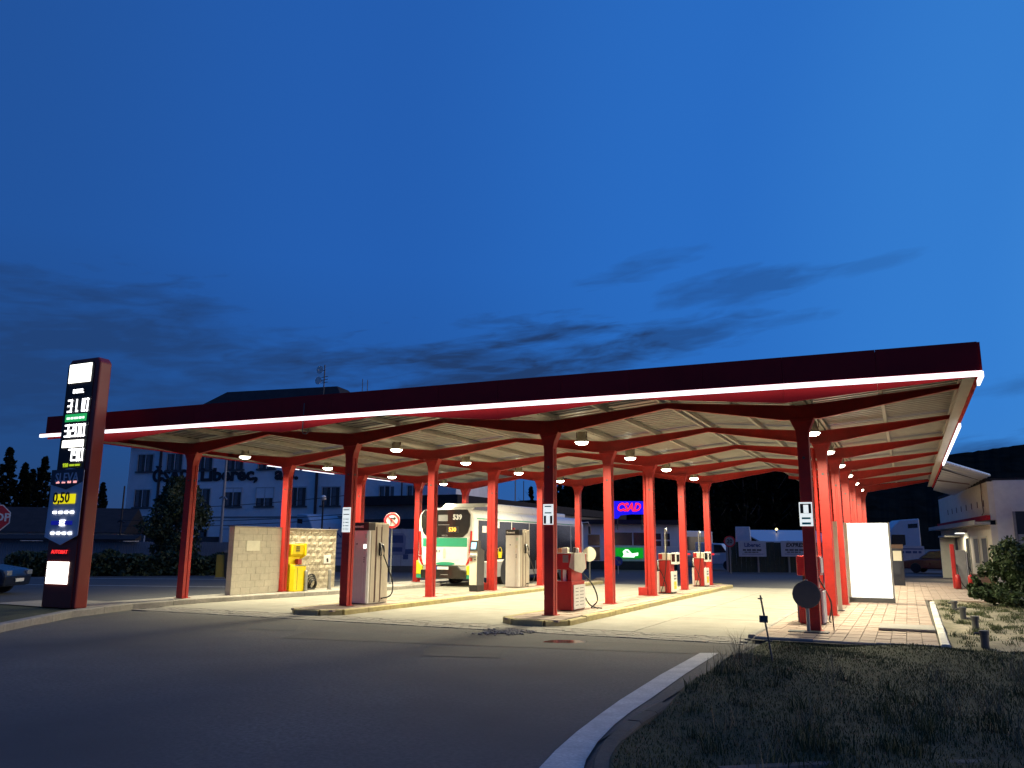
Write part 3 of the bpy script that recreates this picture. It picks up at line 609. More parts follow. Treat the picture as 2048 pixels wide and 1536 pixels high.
# ---------------------------------------------------------------- pumps
def hose(parent, pts, r=.017, m='black_rubber'):
    pts = [Vector(p) for p in pts]; out = []
    for i in range(len(pts)-1):
        p0, p1, p2, p3 = pts[max(i-1, 0)], pts[i], pts[i+1], pts[min(i+2, len(pts)-1)]
        for k in range(6):
            t = k/6; out.append(.5*((2*p1)+(-p0+p2)*t+(2*p0-5*p1+4*p2-p3)*t*t+(-p0+3*p1-3*p2+p3)*t**3))
    out.append(pts[-1]); return MB().tube(out, r, 7).build('hose', m, parent, smooth=True)
def tall_pump(loc, label, led=False):
    o = thing('fuel_pump', label, 'fuel pump', loc, 0, 'tall pale fuel dispensers')
    MB().prism([(-.26, .0), (.12, .0), (.12, .02), (-.26, .02)], 'z', .03, 1.80).build('front_panel', 'white_paint', o, .006)
    MB().prism([(.125, .0), (.22, .0), (.26, .05), (.26, .1), (.125, .1)], 'z', .03, 1.80).build('corner_panel', 'white_paint', o, .006)
    box('cabinet', 'pump_beige', o, -.25, .245, .022, .92, .02, 2.0, .008)
    box('header', 'black_plastic', o, -.262, .262, -.006, .28, 1.81, 2.0, .006)
    text('lettering', 'Bennett', .10, 'white_paint', o, (-.06, -.01, 1.90), bold=.002)
    box('plinth', 'dark_grey', o, -.24, .24, .03, .9, -.01, .025)
    for y in (.22, .46, .68): box('side_panel', 'pump_beige', o, .246, .258, y-.08, y+.09, .06, 1.96, .004)
    for y in (.345, .575): box('groove', 'pump_brown', o, .2, .25, y-.03, y+.03, .04, 1.9)
    box('display', 'panel_glow' if led else 'cream_paint', o, .12, .2, -.004, .0, 1.36, 1.46)
    for z in (1.12, 1.07, 1.02): box('button', 'letter_dark', o, .135, .16, -.005, .0, z, z+.025)
    box('label_strip', 'pale_green', o, .15, .22, -.003, .001, 1.62, 1.72); box('label_mark', 'letter_dark', o, -.1, -.07, -.003, .0, 1.45, 1.49)
    nz_ = MB().box(.26, .33, .46, .53, 1.18, 1.50).build('nozzle_holster', 'black_plastic', o, .01)
    MB().tube([(.33, .5, 1.46), (.38, .49, 1.42), (.40, .50, 1.30), (.36, .55, 1.18)], [.03, .028, .022, .02], 8).build('nozzle', 'black_plastic', nz_, smooth=True)
    MB().tube([(.345, .42, 1.5), (.37, .42, 1.35), (.345, .42, 1.2)], .012, 6).build('nozzle_guard', 'steel', nz_, smooth=True)
    hose(o, [(.36, .55, 1.18), (.42, .66, .9), (.50, .78, .5), (.44, .80, .2), (.27, .62, .12)])
    return o
tall_pump((-12.42, 17.2, .12), 'tall beige fuel dispenser behind the dark front column, hose on its side', True)
p2_ = tall_pump((-12.6, 26.5, .12), 'tall white fuel dispenser beside the bus, black header facing the camera')
box('warning_lamp', 'red_light', p2_, -.05, .02, .1, .17, 2.0, 2.06)
# payment terminal
o = thing('payment_terminal', 'pale payment terminal with a small lit screen on the pump island', 'payment terminal', (-12.62, 23.65, .12))
box('base', 'black_plastic', o, -.15, .15, .0, .46, 0, .2, .006); MB().prism([(-.01, .2), (.46, .2), (.46, 1.28), (.20, 1.36), (.2, 1.6), (.05, 1.6), (-.01, 1.14)][::-1], 'x', .125, .15).build('side_panel', 'dark_grey', o)
MB().prism([(0, .2), (.44, .2), (.44, 1.26), (.19, 1.34), (.19, 1.58), (.06, 1.58), (0, 1.12)][::-1], 'x', -.15, .124).build('body', 'cream_paint', o, .006)
hd = MB().prism([(-.02, 1.27), (.05, 1.60), (.09, 1.60), (.09, 1.27)], 'x', -.145, .12).build('screen_housing', 'black_plastic', o, .006)
MB().add([(-.10, -.012, 1.33), (.08, -.012, 1.33), (.08, .037, 1.54), (-.10, .037, 1.54)], [(0, 1, 2, 3)]).build('screen', 'screen_glow', hd)
box('keypad', 'mid_grey', o, -.12, .1, -.05, .02, 1.06, 1.14, .01); box('receipt_slot', 'glove_red', o, -.13, -.05, -.03, .0, .94, 1.08, .008); box('card_slot', 'letter_dark', o, .02, .08, -.006, .0, .98, 1.01)
for k in range(9): box('key', 'steel', o, -.1+.06*(k % 3), -.06+.06*(k % 3), -.058, -.05, 1.07+.022*(k//3), 1.085+.022*(k//3))
# old red pump with a cloth behind the middle front column
o = thing('fuel_pump', 'old red fuel pump with boxes on top and a cloth over its head', 'fuel pump', (-7.0, 17.85, .12))
box('lower_cabinet', 'pump_red', o, -.40, .02, 0, .82, .02, .66, .012); pn = box('side_panel', 'white_paint', o, .025, .05, .06, .80, .04, .58, .004)
for k in range(6): box('printed_line', 'mid_grey', pn, .051, .053, .16, .34, .12+.075*k, .135+.075*k); box('printed_line', 'mid_grey', pn, .051, .053, .44, .68, .12+.075*k, .135+.075*k)
box('neck', 'pump_red', o, -.32, -.02, .18, .70, .66, .93); box('neck_post', 'white_paint', o, -.24, -.16, .1, .17, .66, .93); box('neck_post', 'pump_red', o, -.10, -.02, .08, .17, .66, .93)
box('head', 'pump_red', o, -.41, .06, .05, .85, .92, 1.28, .012); box('sticker', 'mid_grey', o, -.22, -.08, .044, .05, 1.08, 1.25); box('head_rim', 'white_paint', o, -.42, .07, .04, .86, 1.281, 1.295)
mb = MB().add([(.0, .035, 1.30), (.075, .035, 1.30), (.075, .72, 1.30), (.0, .72, 1.30), (-.06, .03, .98), (.08, .02, .90), (.10, .45, .84), (.09, .75, .95)], [(0, 1, 2, 3), (0, 1, 5, 4), (1, 2, 6, 5), (2, 7, 6)]); cl = mb.build('cloth', 'cloth', o); sm = cl.modifiers.new('s', 'SOLIDIFY'); sm.thickness = .008
hose(o, [(-.1, .82, .9), (.16, 1.0, .55), (.24, 1.1, .2), (.10, 1.05, .02), (.2, 1.2, .015), (.34, 1.1, .015)]); hose(o, [(.0, .85, .3), (.1, .95, .1), (.3, .95, .02)])
for k, (x, y, w, d, h, m, lab, c) in enumerate(((-.34, .2, .1, .12, .10, 'box_orange', 'small orange carton on top of the old red pump', 'carton'), (-.2, .18, .14, .14, .12, 'cream_paint', 'small cream carton beside the orange one on the old red pump', 'carton'), (-.02, .3, .07, .07, .12, 'black_plastic', 'small black canister on top of the old red pump', 'canister'), (.05, .3, .06, .06, .11, 'white_paint', 'small white bottle at the edge of the old red pump', 'bottle'))):
    t = thing('carton' if k < 2 else ('canister' if k == 2 else 'bottle'), lab, c, (-7.0+x, 17.85+y, .12+1.296)); box('body', m, t, -w/2, w/2, -d/2, d/2, 0, h, .006); box('lid' if k > 1 else 'flap', 'white_paint' if k == 2 else m, t, -w*.3, w*.3, -d*.3, d*.3, h, h+.012)
def red_pump(loc, label):
    o = thing('fuel_pump', label, 'fuel pump', loc, 0, 'slim red fuel pumps')
    box('cabinet', 'pump_red', o, -.17, .17, 0, .55, .03, 1.02, .01); box('plinth', 'black_plastic', o, -.22, .24, .03, .52, -.01, .04)
    for s_ in (-1, 1):
        pn = box('side_panel', 'white_paint', o, *(sorted((s_*.18, s_*.26))), .04, .56, .05, .68, .012)
        if s_ > 0:
            for z in (.55, .46): box('printed_label', 'mid_grey', pn, .262, .266, .14, .42, z-.03, z+.02)
            for z in (.32, .2): box('printed_label', 'yellow_machine', pn, .262, .266, .14, .44, z-.06, z+.05)
    box('head', 'cream_paint', o, -.18, .18, .0, .5, 1.03, 1.24, .012); box('head_plate', 'pump_red', o, -.185, -.06, -.006, .0, 1.05, 1.22)
    d = box('display_box', 'white_paint', o, .19, .36, .08, .56, .90, 1.26, .012); box('display_glass', 'dark_glass', d, .362, .366, .16, .48, .98, 1.20); box('display_glass', 'dark_glass', d, .22, .33, .074, .079, .98, 1.22)
    h = box('nozzle_holster', 'black_plastic', o, -.24, -.14, .02, .12, .74, 1.0, .01); MB().tube([(-.19, .0, 1.0), (-.19, -.05, .96), (-.18, -.06, .84), (-.17, -.03, .74)], [.03, .03, .022, .02], 8).build('nozzle', 'steel', h, smooth=True)
    MB().tube([(-.02, .25, 1.24), (-.02, .25, 1.9), (.0, .22, 2.0), (.06, .15, 2.0), (.08, .1, 1.9)], .02, 8).build('hose_mast', 'steel', o, smooth=True)
    hose(o, [(.08, .1, 1.9), (.09, .02, 1.5), (.06, -.05, .8), (-.02, -.08, .3), (-.1, -.06, .06), (.02, -.1, .04), (.08, -.08, .2), (-.06, -.06, .6), (-.17, -.03, .74)], .013)
    box('notice', 'cream_paint', o, -.15, .0, -.008, -.002, .06, .22)
    return o
red_pump((-6.98, 25.85, .12), 'slim red pump with white side panels next to the column with the rain pipe')
red_pump((-7.05, 30.9, .12), 'slim red pump with white side panels at the far end of the island')
o = thing('fuel_pump', 'red and white fuel pump half hidden behind the front column with the round sign', 'fuel pump', (-1.85, 18.0, .05))
box('lower_cabinet', 'pump_red', o, -.24, .18, 0, .7, .02, .70, .012); box('side_panel', 'white_paint', o, .19, .23, .04, .68, .04, .66, .004); box('side_panel', 'mid_grey', o, -.28, -.245, .04, .68, .04, .66, .004)
box('neck', 'pump_brown', o, -.15, .1, .1, .6, .70, .98); box('head', 'pump_red', o, -.24, .20, 0, .7, .97, 1.36, .012); box('display', 'white_paint', o, .205, .22, .08, .6, 1.02, 1.32); box('display', 'mid_grey', o, -.26, -.242, .08, .6, 1.0, 1.34)
hose(o, [(.1, .7, .9), (.3, .9, .4), (.25, .85, .05), (.3, .6, .02)])
# plaques on the front columns
def plaque(loc, label, spec, h):
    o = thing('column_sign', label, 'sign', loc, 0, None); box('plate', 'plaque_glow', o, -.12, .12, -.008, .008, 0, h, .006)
    for x0, x1, z0, z1, m in spec: box('print', m, o, x0, x1, -.0125, -.0088, z0, z1)
    return o
plaque((-12.40, 16.575, 1.87), 'long white price plaque on the dark column beside the tall dispenser', [(-.09, .09, .53, .555, 'pale_green'), (-.09, .09, .42, .44, 'mid_grey')]+[(-.08, -.05, .06+.08*k, .09+.08*k, 'pale_green') for k in range(4)]+[(-.02, .08, .065+.08*k, .085+.08*k, 'pale_green') for k in range(4)], .60)
plaque((-7.02, 16.575, 2.03), 'white plaque with green lines and a black pictogram on the middle dark column', [(-.08, .08, .38, .405, 'teal'), (-.08, .08, .24, .265, 'teal'), (-.10, .10, .02, .19, 'letter_dark'), (-.045, .045, .022, .19, 'plaque_glow')], .44)
plaque((-1.70, 16.575, 1.98), 'white plaque with black pictogram and teal lines on the right front column', [(-.10, .10, .24, .42, 'letter_dark'), (-.04, .05, .244, .40, 'plaque_glow'), (-.08, .08, .13, .165, 'teal'), (-.08, .08, .03, .07, 'teal')], .45)
for o_ in [x for x in COL.objects if x.name.startswith('column_sign')]:
    for c in o_.children:
        if c.name.startswith('print') and c.data.materials[0].name == 'plaque_glow': c.location.y = -.004
# ---------------------------------------------------------------- bus
B = thing('city_bus', 'white city bus with black rear window and green stripe parked under the canopy', 'bus', (-16.215, 28.0, 0)); BW = 1.235
MB().prism([(-BW, .32), (BW, .32), (BW, 2.55), (BW-.06, 2.80), (BW-.22, 2.93), (-BW+.22, 2.93), (-BW+.06, 2.80), (-BW, 2.55)], 'y', .05, 12.0).build('body', 'bus_white', B, .06)
# rear end
rw = MB().prism([(-1.08, 2.28), (-.98, 2.02), (-.78, 1.86), (.78, 1.86), (.98, 2.02), (1.08, 2.28), (1.10, 2.72), (.95, 2.92), (-.95, 2.92), (-1.10, 2.72)], 'y', -.02, .06).build('rear_window', 'bus_dark', B, .02)
text('fleet_number', '539', .27, 'white_gloss', rw, (.55, -.026, 2.62), bold=.008); box('route_display', 'black_plastic', rw, .06, .62, -.03, -.021, 2.02, 2.28); text('route_number', '530', .22, 'orange_glow', rw, (.34, -.035, 2.15), bold=.006)
box('engine_grille', 'mid_grey', rw, -.30, .12, -.03, -.021, 2.48, 2.72); box('sticker', 'white_paint', rw, -.52, -.36, -.028, -.021, 2.08, 2.26); box('grille_line', 'steel', rw, -.3, .2, -.03, -.021, 2.33, 2.345)
text('maker_lettering', 'IVECO', .09, 'steel', rw, (.0, -.03, 1.92)) 
ad = box('advert_panel', 'bus_white', B, -.98, 1.0, -.022, .05, .80, 1.84, .01); box('green_band', 'bus_green', ad, -.975, .995, -.027, -.0225, 1.50, 1.835)
word_bars(ad, -.7, .6, 1.73, .06, 'pale_green', -.0275, 2); word_bars(ad, -.7, .5, 1.60, .06, 'white_gloss', -.0275, 3)
MB().lathe([(.42, 0), (.42, .004)], (0, -.027, .86), 20, 'y').build('print', 'bus_green', ad).scale = (1, 1, 1)
for c in [c for c in ad.children if c.name.startswith('print')]: c.data.transform(Matrix.Translation((.05, -.0, .86)) @ Matrix.Diagonal((1, 1, .16, 1)) @ Matrix.Translation((0, 0, -.86)))
MB().prism([(-.05, 1.05), (.05, 1.05), (.07, 1.3), (.04, 1.43), (-.04, 1.43), (-.07, 1.3)], 'y', -.027, -.0225).build('print', 'cloth', ad); word_bars(ad, -.6, -.2, 1.33, .09, 'mid_grey', -.0275, 5)
bp_ = MB().prism([(-1.0, .30), (1.0, .30), (1.02, .62), (.72, .64), (.55, .79), (-.55, .79), (-.72, .64), (-1.02, .62)], 'y', -.10, .06).build('bumper', 'bus_dark', B, .03)
box('number_plate', 'white_paint', bp_, -.30, .24, -.115, -.101, .64, .75); box('plate_band', 'sign_blue', bp_, -.30, -.25, -.118, -.1155, .64, .75); box('bumper_lip', 'steel', bp_, -.1, .22, -.108, -.101, .44, .455); 
for s_ in (-1, 1):
    MB().prism([(s_*.985, .45), (s_*1.24, .45), (s_*1.24, .98), (s_*1.12, .82), (s_*.985, .76)], 'y', -.06, .2).build('corner_panel', 'bus_yellow', B, .02); MB().prism([(s_*.985, .30), (s_*1.236, .30), (s_*1.236, .448), (s_*.985, .448)], 'y', -.055, .2).build('corner_skirt', 'bus_green', B, .02)
    MB().prism([(s_*1.06, 1.18), (s_*1.16, 1.18), (s_*1.18, 2.1), (s_*1.12, 2.1)], 'y', -.01, .05).build('tail_light', 'red_light', B, .01); MB().prism([(s_*.98, .80), (s_*1.1, .95), (s_*1.16, 1.15), (s_*1.10, 1.15), (s_*1.02, .96), (s_*.94, .84)], 'y', -.03, .05).build('tail_light', 'red_light', B)
# sides
for s_ in (1, -1):
    xo = s_*(BW+.004); xi = s_*(BW-.05); sx0, sx1 = sorted((xo, xi))
    for y0, y1, z0 in ((.42, 1.55, .95), (1.6, 3.4, 1.0), (3.45, 5.2, 1.0), (5.25, 6.55, .38), (6.6, 8.4, 1.0), (8.45, 10.2, 1.0), (10.25, 11.55, .38)):
        w_ = box('side_window' if z0 > .5 else 'door', 'dark_glass' if z0 > .5 else 'bus_dark', B, sx0, sx1, y0, y1, z0, 2.52, .012)
        if z0 < .5:
            for q in (.04, .68): box('door_pane', 'dark_glass', w_, *sorted((s_*(BW+.005), s_*(BW+.009))), y0+q, y0+q+.58, .55, 2.42)
    for y0, z0 in ((.75, 2.05), (1.9, 2.25)): box('notice', 'white_paint', B, *sorted((s_*(BW+.006), s_*(BW+.01))), y0, y0+.35, z0, z0+.26)
    box('green_line', 'bus_green', B, *sorted((s_*(BW-.02), s_*(BW+.003))), .3, 11.7, 2.56, 2.60); box('skirt', 'mid_grey', B, *sorted((s_*(BW-.03), s_*(BW+.005))), .3, 11.8, .33, .92)
    for yw in (2.95, 9.1):
        MB().lathe([(.56, 0), (.56, .008)], (s_*(BW+.004)-(.0 if s_ > 0 else .008), yw, .50), 24, 'x').build('wheel_arch', 'black_plastic', B)
        wl = MB().lathe([(.30, -.14), (.47, -.14), (.49, -.08), (.49, .08), (.47, .14), (.30, .14)], (s_*1.08, yw, .49), 26, 'x').build('wheel', 'black_rubber', B); MB().lathe([(.29, -.02), (.27, .05), (.10, .07), (.02, .07)], (s_*1.12, yw, .49) if s_ > 0 else (s_*1.19, yw, .49), 20, 'x').build('rim', 'steel', wl)
MB().prism([(.15, 2.9), (.5, 3.02), (1.35, 3.06), (1.75, 3.24), (6.6, 3.26), (7.6, 3.14), (8.1, 2.9)], 'x', -1.02, 1.02).build('gas_tank_pod', 'bus_white', B, .09)
MB().prism([(.35, 2.93), (.6, 3.03), (1.3, 3.07), (1.7, 3.10), (1.7, 2.93)], 'x', -1.03, 1.03).build('pod_dark_panel', 'bus_dark', B)  # dark panel over the rear slope of the pod
box('air_conditioner', 'bus_white', B, -.8, .8, 8.9, 10.6, 2.92, 3.12, .06)
MB().prism([(-1.0, 1.0), (1.0, 1.0), (1.08, 2.4), (1.0, 2.78), (-1.0, 2.78), (-1.08, 2.4)], 'y', 11.97, 12.03).build('windscreen', 'dark_glass', B)
for s_ in (1, -1): m_ = MB().tube([(s_*1.15, 11.95, 2.72), (s_*1.42, 12.2, 2.76), (s_*1.48, 12.25, 2.55)], .025, 6).build('mirror_arm', 'white_paint', B, smooth=True); box('mirror', 'black_plastic', m_, s_*1.48-.06, s_*1.48+.06, 12.2, 12.3, 2.15, 2.55, .02)
# yellow service box and hoses near the bus
o = thing('nozzle_box', 'small yellow bucket hung on the second far pump column beside the bus', 'bucket', (-12.22, 24.75, 1.16)); MB().lathe([(.055, 0), (.075, .2)], n=12).build('body', 'yellow_machine', o); MB().tube([(-.07, 0, .2), (-.05, 0, .3), (0, 0, .36), (.05, 0, .3), (.07, 0, .2)], .008, 5).build('handle', 'yellow_machine', o); box('hook', 'steel', o, -.1, -.05, -.01, .01, .3, .33)
# traffic mirror at the end of the island
o = thing('traffic_mirror', 'round pale sign disc on a post at the far end of the pump island', 'sign', (-12.2, 33.2, .0)); MB().lathe([(.30, 0), (.31, .02), (.28, .03), (.001, .05)], (0, .02, 1.22), 26, 'y').build('disc', 'cream_paint', o); MB().tube([(0, .08, 0), (0, .08, 1.4)], .035, 8).build('post', 'dark_grey', o)
o = MB().lathe([(.42, 0), (.38, .12), (.25, .2), (.05, .23)], n=14).build('kerb_boulder', 'paver_pink', loc=(-12.1, 34.5, 0)); tag(o, 'low rounded stone at the end of the pump island', 'stone')
# ---------------------------------------------------------------- right side: lit board, round sign, stakes, stubs
o = thing('lit_board', 'glaring white upright board standing between the red columns and the pavement', 'board', (-1.03, 26.06, .055))
box('panel', 'board_glow', o, -.53, .55, -.05, .03, .13, 2.22, .006); box('frame_post', 'mid_grey', o, .552, .60, -.05, .05, 0, 2.24); box('frame_post', 'cream_paint', o, -.62, -.532, -.05, .05, .1, 2.24); box('base', 'dark_grey', o, -.6, .6, -.12, .1, 0, .125)
o = thing('notice_board', 'narrow cream upright board between the red columns', 'board', (-1.62, 22.3, .055)); box('panel', 'cream_paint', o, -.05, .05, -.02, .02, .0, 2.15); box('foot', 'mid_grey', o, -.1, .1, -.1, .1, 0, .02); box('cap', 'cream_paint', o, -.055, .055, -.024, .024, 2.15, 2.17)
o = thing('round_sign', 'round road sign seen from behind on a short post by the right front column', 'road sign', (-1.76, 16.36, .05))
MB().lathe([(.245, 0), (.25, .01), (.245, .022), (.001, .022)], (0, 0, .68), 30, 'y').build('disc', 'dark_grey', o); MB().tube([(0, .04, 0), (0, .04, .95)], .032, 8).build('post', 'mid_grey', o); box('foot', 'dark_grey', o, -.35, .35, -.13, .16, -.01, .03, .01); box('clamp', 'steel', o, -.05, .05, .02, .08, .66, .7)
o = MB().tube([(-1.37, 17.0, .05), (-1.40, 17.02, .62)], .014, 6).build('iron_rod', 'brown_steel'); tag(o, 'thin rusty rod standing beside the right front column', 'rod')
o = thing('marker_stake', 'leaning dark stake with a small plate in the foreground grass', 'stake', (-1.72, 11.67, .03)); MB().tube([(0, 0, 0), (-.06, 0, .45), (-.125, 0, .92)], .013, 6).build('stake', 'dark_grey', o); box('plate', 'dark_grey', o, -.15, -.04, -.022, -.012, .57, .66, .003); box('bracket', 'dark_grey', o, -.10, -.0, -.02, .02, .33, .345); box('bracket', 'dark_grey', o, -.16, -.10, -.02, .02, .87, .885)
mb = MB().box(-.48, .48, -.5, .5, 0, .05); o = mb.build('concrete_cover', 'kerb_stone', loc=(-.14, 17.9, .062)); o.modifiers.new('b', 'BEVEL').width = .01; tag(o, 'flat concrete inspection cover lying on the pavement', 'cover')
for k, (x, y, h, lab) in enumerate(((.94, 23.9, .26, 'farthest dark stub post beside the white kerb'), (1.01, 21.6, .26, 'second farthest dark stub post beside the white kerb'), (1.08, 18.9, .26, 'second nearest dark stub post beside the white kerb'), (1.0, 15.6, .27, 'nearest dark stub post, at the corner of the grass'))):
    o = thing('stub_post', lab, 'stub post', (x, y, .02), 0, 'cut-off stub posts on the sand'); MB().lathe([(.062, 0), (.062, h*.75), (.075, h*.76), (.078, h), (.02, h+.01)], n=12).build('post', 'dark_grey', o, smooth=False); MB().tube([(-.05, 0, h*.82), (-.14, 0, h*.83)], .02, 6).build('lug', 'dark_grey', o)
# ---------------------------------------------------------------- right building (local: x along the lit wall going away, y into the building)
RB = thing('workshop', 'cream workshop building with red cornice and overhanging eave on the right', 'building', (3.2, 40.0, 0), 0)
RB.rotation_euler.z = math.radians(5.5)
w = RB
box('wall', 'plaster_cream', w, 0, .25, 0, 14.5, 0, 2.55); box('upper_wall', 'plaster_cream', w, .02, .25, 0, 14.5, 2.75, 4.35)
box('gable_wall', 'plaster_grey', w, .252, 12, 0, .25, 0, 4.40); box('roof', 'roof_dark', w, .0, 12, .05, 14.5, 4.402, 4.5)
box('eave', 'purlin_paint', w, -.55, .0, -.05, 14.7, 2.56, 2.68); box('eave_edge', 'purlin_paint', w, -.60, -.552, -.06, 14.7, 2.55, 2.74); box('cornice', 'red_fascia', w, -.12, .02, -.08, 14.6, 2.75, 2.95)
for k in range(3):
    for j in range(10): box('brick_course', 'brick_brown', w, -.30+.1*k, -.30+.1*k+.099, .1+j*.6, .1+j*.6+.58, .0, .12+.14*k) if j < 10 else None
for k in range(8): box('vent_slot', 'brown_steel', w, .0, .021, 1.0+1.45*k, 1.1+1.45*k, 3.35, 3.62)
pr = box('porch_roof', 'purlin_paint', w, -.75, -.002, 7.6, 9.9, 2.12, 2.2); box('porch_side', 'cream_paint', w, -.7, -.02, 9.8, 9.88, 0, 2.12)
for y0, y1, z0, z1, m in ((5.3, 6.3, .15, 2.05, 'dark_glass'), (3.0, 4.1, .9, 2.0, 'curtain'), (1.0, 2.2, .9, 2.0, 'curtain'), (8.6, 9.6, .15, 2.1, 'curtain'), (10.6, 11.6, .9, 2.0, 'dark_glass')):
    n_ = box('window' if z0 > .5 else 'door', m, w, -.02, .01, y0, y1, z0, z1); box('frame', 'cream_paint', n_, -.035, -.021, y0-.06, y0, z0, z1+.06); box('frame', 'cream_paint', n_, -.035, -.021, y1, y1+.06, z0, z1+.06); box('frame', 'cream_paint', n_, -.036, -.021, y0-.06, y1+.06, z1+.061, z1+.11); box('sill', 'cream_paint', n_, -.07, -.021, y0-.06, y1+.06, z0-.05, z0-.001)
wl_ = thing('wall_lamp', 'white box lamp lit under the eave above the workshop porch', 'lamp', (3.2-.3-.096*6.2, 40+6.2-.03, 2.3), math.radians(5.5)); box('housing', 'mid_grey', wl_, -.12, .28, -.5, .5, .0, .09, .01); box('lens', 'panel_glow', wl_, -.10, .2, -.45, .45, -.03, -.001, .01)
ld = bpy.data.lights.new('lamp_light', 'AREA'); ld.shape = 'RECTANGLE'; ld.size = .3; ld.size_y = .9; ld.energy = 90; ld.color = (1, .88, .62); lo = bpy.data.objects.new('lamp_light', ld); COL.objects.link(lo); lo.parent = wl_; lo.location = (-.15, 0, -.06); lo.rotation_euler = (0, math.radians(12), 0)
gd = box('garage_opening', 'black_plastic', w, .95, 4.2, -.02, -.002, 0, 3.1); box('lintel', 'plaster_grey', gd, .85, 4.3, -.05, -.021, 3.101, 3.3); box('jamb', 'mid_grey', gd, .85, .95, -.05, -.021, 0, 3.1)
for k in range(8): box('shutter_slat', 'fence_light', gd, .97, 4.2, -.035, -.021, .1+.26*k, .34+.26*k)
MB().tube([(-.03, 1.0, 4.35), (-.05, 1.0, 3.6), (-.04, .9, 3.1), (-.13, .85, 2.97)], .02, 6).build('cable', 'brown_steel', w)
# connecting sheet roof between canopy and workshop
a0, a1, a2, a3 = Vector((1.26, 29.3, 4.20)), Vector((1.26, 42.5, 4.20)), Vector((2.35, 48.0, 4.22)), Vector((3.35, 40.0, 4.56))
LR = thing('link_roof', 'grey corrugated sheet roof linking the canopy edge to the workshop', 'roof', tuple(a0))
for k in range(6):
    mb = MB(); nn = 8
    for i in range(nn+1):
        t = (k+i/nn)/6; p, q = a0.lerp(a1, t), a3.lerp(a2, t); h = .03 if (i % 4) in (1, 2) else 0
        mb.v += [tuple(p-a0+Vector((0, 0, h))), tuple(q-a0+Vector((0, 0, h)))]
    mb.f = [(2*i, 2*i+1, 2*i+3, 2*i+2) for i in range(nn)]; o = mb.build('roof_sheet', 'truck_white', LR); sd = o.modifiers.new('s', 'SOLIDIFY'); sd.thickness = .01
MB().tube([(0, .0, .06), tuple(a3-a0+Vector((0, 0, .06)))], .06, 6).build('verge_flashing', 'white_gloss', LR)
MB().tube([(0, 1.8, -.02), tuple((a3-a0)*.6+Vector((0, 2.2, -.03))), tuple(a3-a0+Vector((-.3, 1.2, -.04)))], .02, 6).build('cable', 'letter_dark', LR)
MB().tube([(-.0, 6.5, -.05), tuple(Vector((1.2, 9, -.05)))], .03, 6).build('strut', 'brown_steel', LR)
# slim pump with red frame in front of the workshop
o = thing('air_pump', 'grey service pump with a red frame in front of the workshop', 'service pump', (1.8, 36.6, .05)); box('cabinet', 'mid_grey', o, -.18, .2, -.1, .3, .02, 1.45, .01); box('red_post', 'pump_red', o, -.32, -.185, -.12, .2, 0, 1.68, .01); box('side_panel', 'white_paint', o, .205, .23, -.08, .3, .3, 1.4); box('side_strip', 'black_plastic', o, .231, .27, .0, .2, .4, 1.35); box('plinth', 'black_plastic', o, -.2, .3, -.12, .35, -.02, .02)
hose(o, [(.25, .1, .9), (.32, -.1, .5), (.1, -.3, .05), (-.1, -.25, .4), (-.15, -.12, .9)])
for x, lab in ((1.62, 'red rounded guard post on the near left of the grey service pump'), (2.05, 'red rounded guard post on the near right of the grey service pump')):
    o = thing('guard_post', lab, 'guard post', (x, 35.9, .05), 0, 'red guard posts'); MB().lathe([(.10, 0), (.10, .42), (.085, .5), (.05, .54), (.01, .55)], n=14).build('post', 'pump_red', o, smooth=True); MB().lathe([(.13, 0), (.13, .02)], n=14).build('base', 'dark_grey', o)
o = thing('fuel_board', 'slim dark post with a small white notice behind the lit board', 'notice post', (-.42, 38.0, .05)); box('post', 'car_blue', o, -.2, .22, -.08, .08, 0, 1.5, .01); box('notice', 'cream_paint', o, -.16, .16, -.09, -.081, 1.0, 1.4); box('head', 'brown_steel', o, -.22, .24, -.09, .09, 1.501, 1.66)
# ---------------------------------------------------------------- office building behind the street
OB = thing('office_block', 'three-storey pale office block with dark hip roof and large lettering behind the street', 'building', (-39.5, 53.3, 0), math.radians(8.9))
box('wall', 'office_wall', OB, -21.6, 0, 0, 11, 0, 9.9); box('wing_wall', 'office_wing', OB, .01, 8.6, .6, 9, 0, 8.4); box('wing_roof', 'roof_dark', OB, .0, 8.8, .4, 9.2, 8.41, 8.6)
MB().add([(-22.1, -.5, 9.91), (.5, -.5, 9.91), (.5, 11.5, 9.91), (-22.1, 11.5, 9.91), (-15.5, 4.5, 15.2), (-4.2, 4.5, 15.2), (-4.2, 6.5, 15.2), (-15.5, 6.5, 15.2)], [(0, 1, 5, 4), (1, 2, 6, 5), (2, 3, 7, 6), (3, 0, 4, 7), (4, 5, 6, 7), (0, 3, 2, 1)]).build('roof', 'roof_dark', OB)
def win(par, x, z, w, h, blind=0, y=0., mats=('dark_glass', 'window_frame')):
    q = box('window', mats[0], par, x-w/2, x+w/2, y-.02, y+.0-.001, z, z+h)
    for a0_, a1_, b0, b1 in ((x-w/2-.1, x-w/2, z, z+h), (x+w/2, x+w/2+.1, z, z+h), (x-w/2-.1, x+w/2+.1, z+h, z+h+.1)): box('frame', mats[1], q, a0_, a1_, y-.06, y-.021, b0, b1)
    box('mullion', mats[1], q, x-.04, x+.04, y-.045, y-.022, z, z+h); box('sill', 'dark_grey', q, x-w/2-.15, x+w/2+.15, y-.16, y-.021, z-.12, z-.001)
    for k in range(2): box('curtain', 'curtain', q, x-w/2+.1+.8*k, x-w/2+.42+.8*k, y-.03, y-.0215, z+.05, z+h-.02)
    if blind: box('roller_blind', 'office_wing', q, x-w/2, x+w/2, y-.044, y-.0455+.02, z+h*(1-blind), z+h)
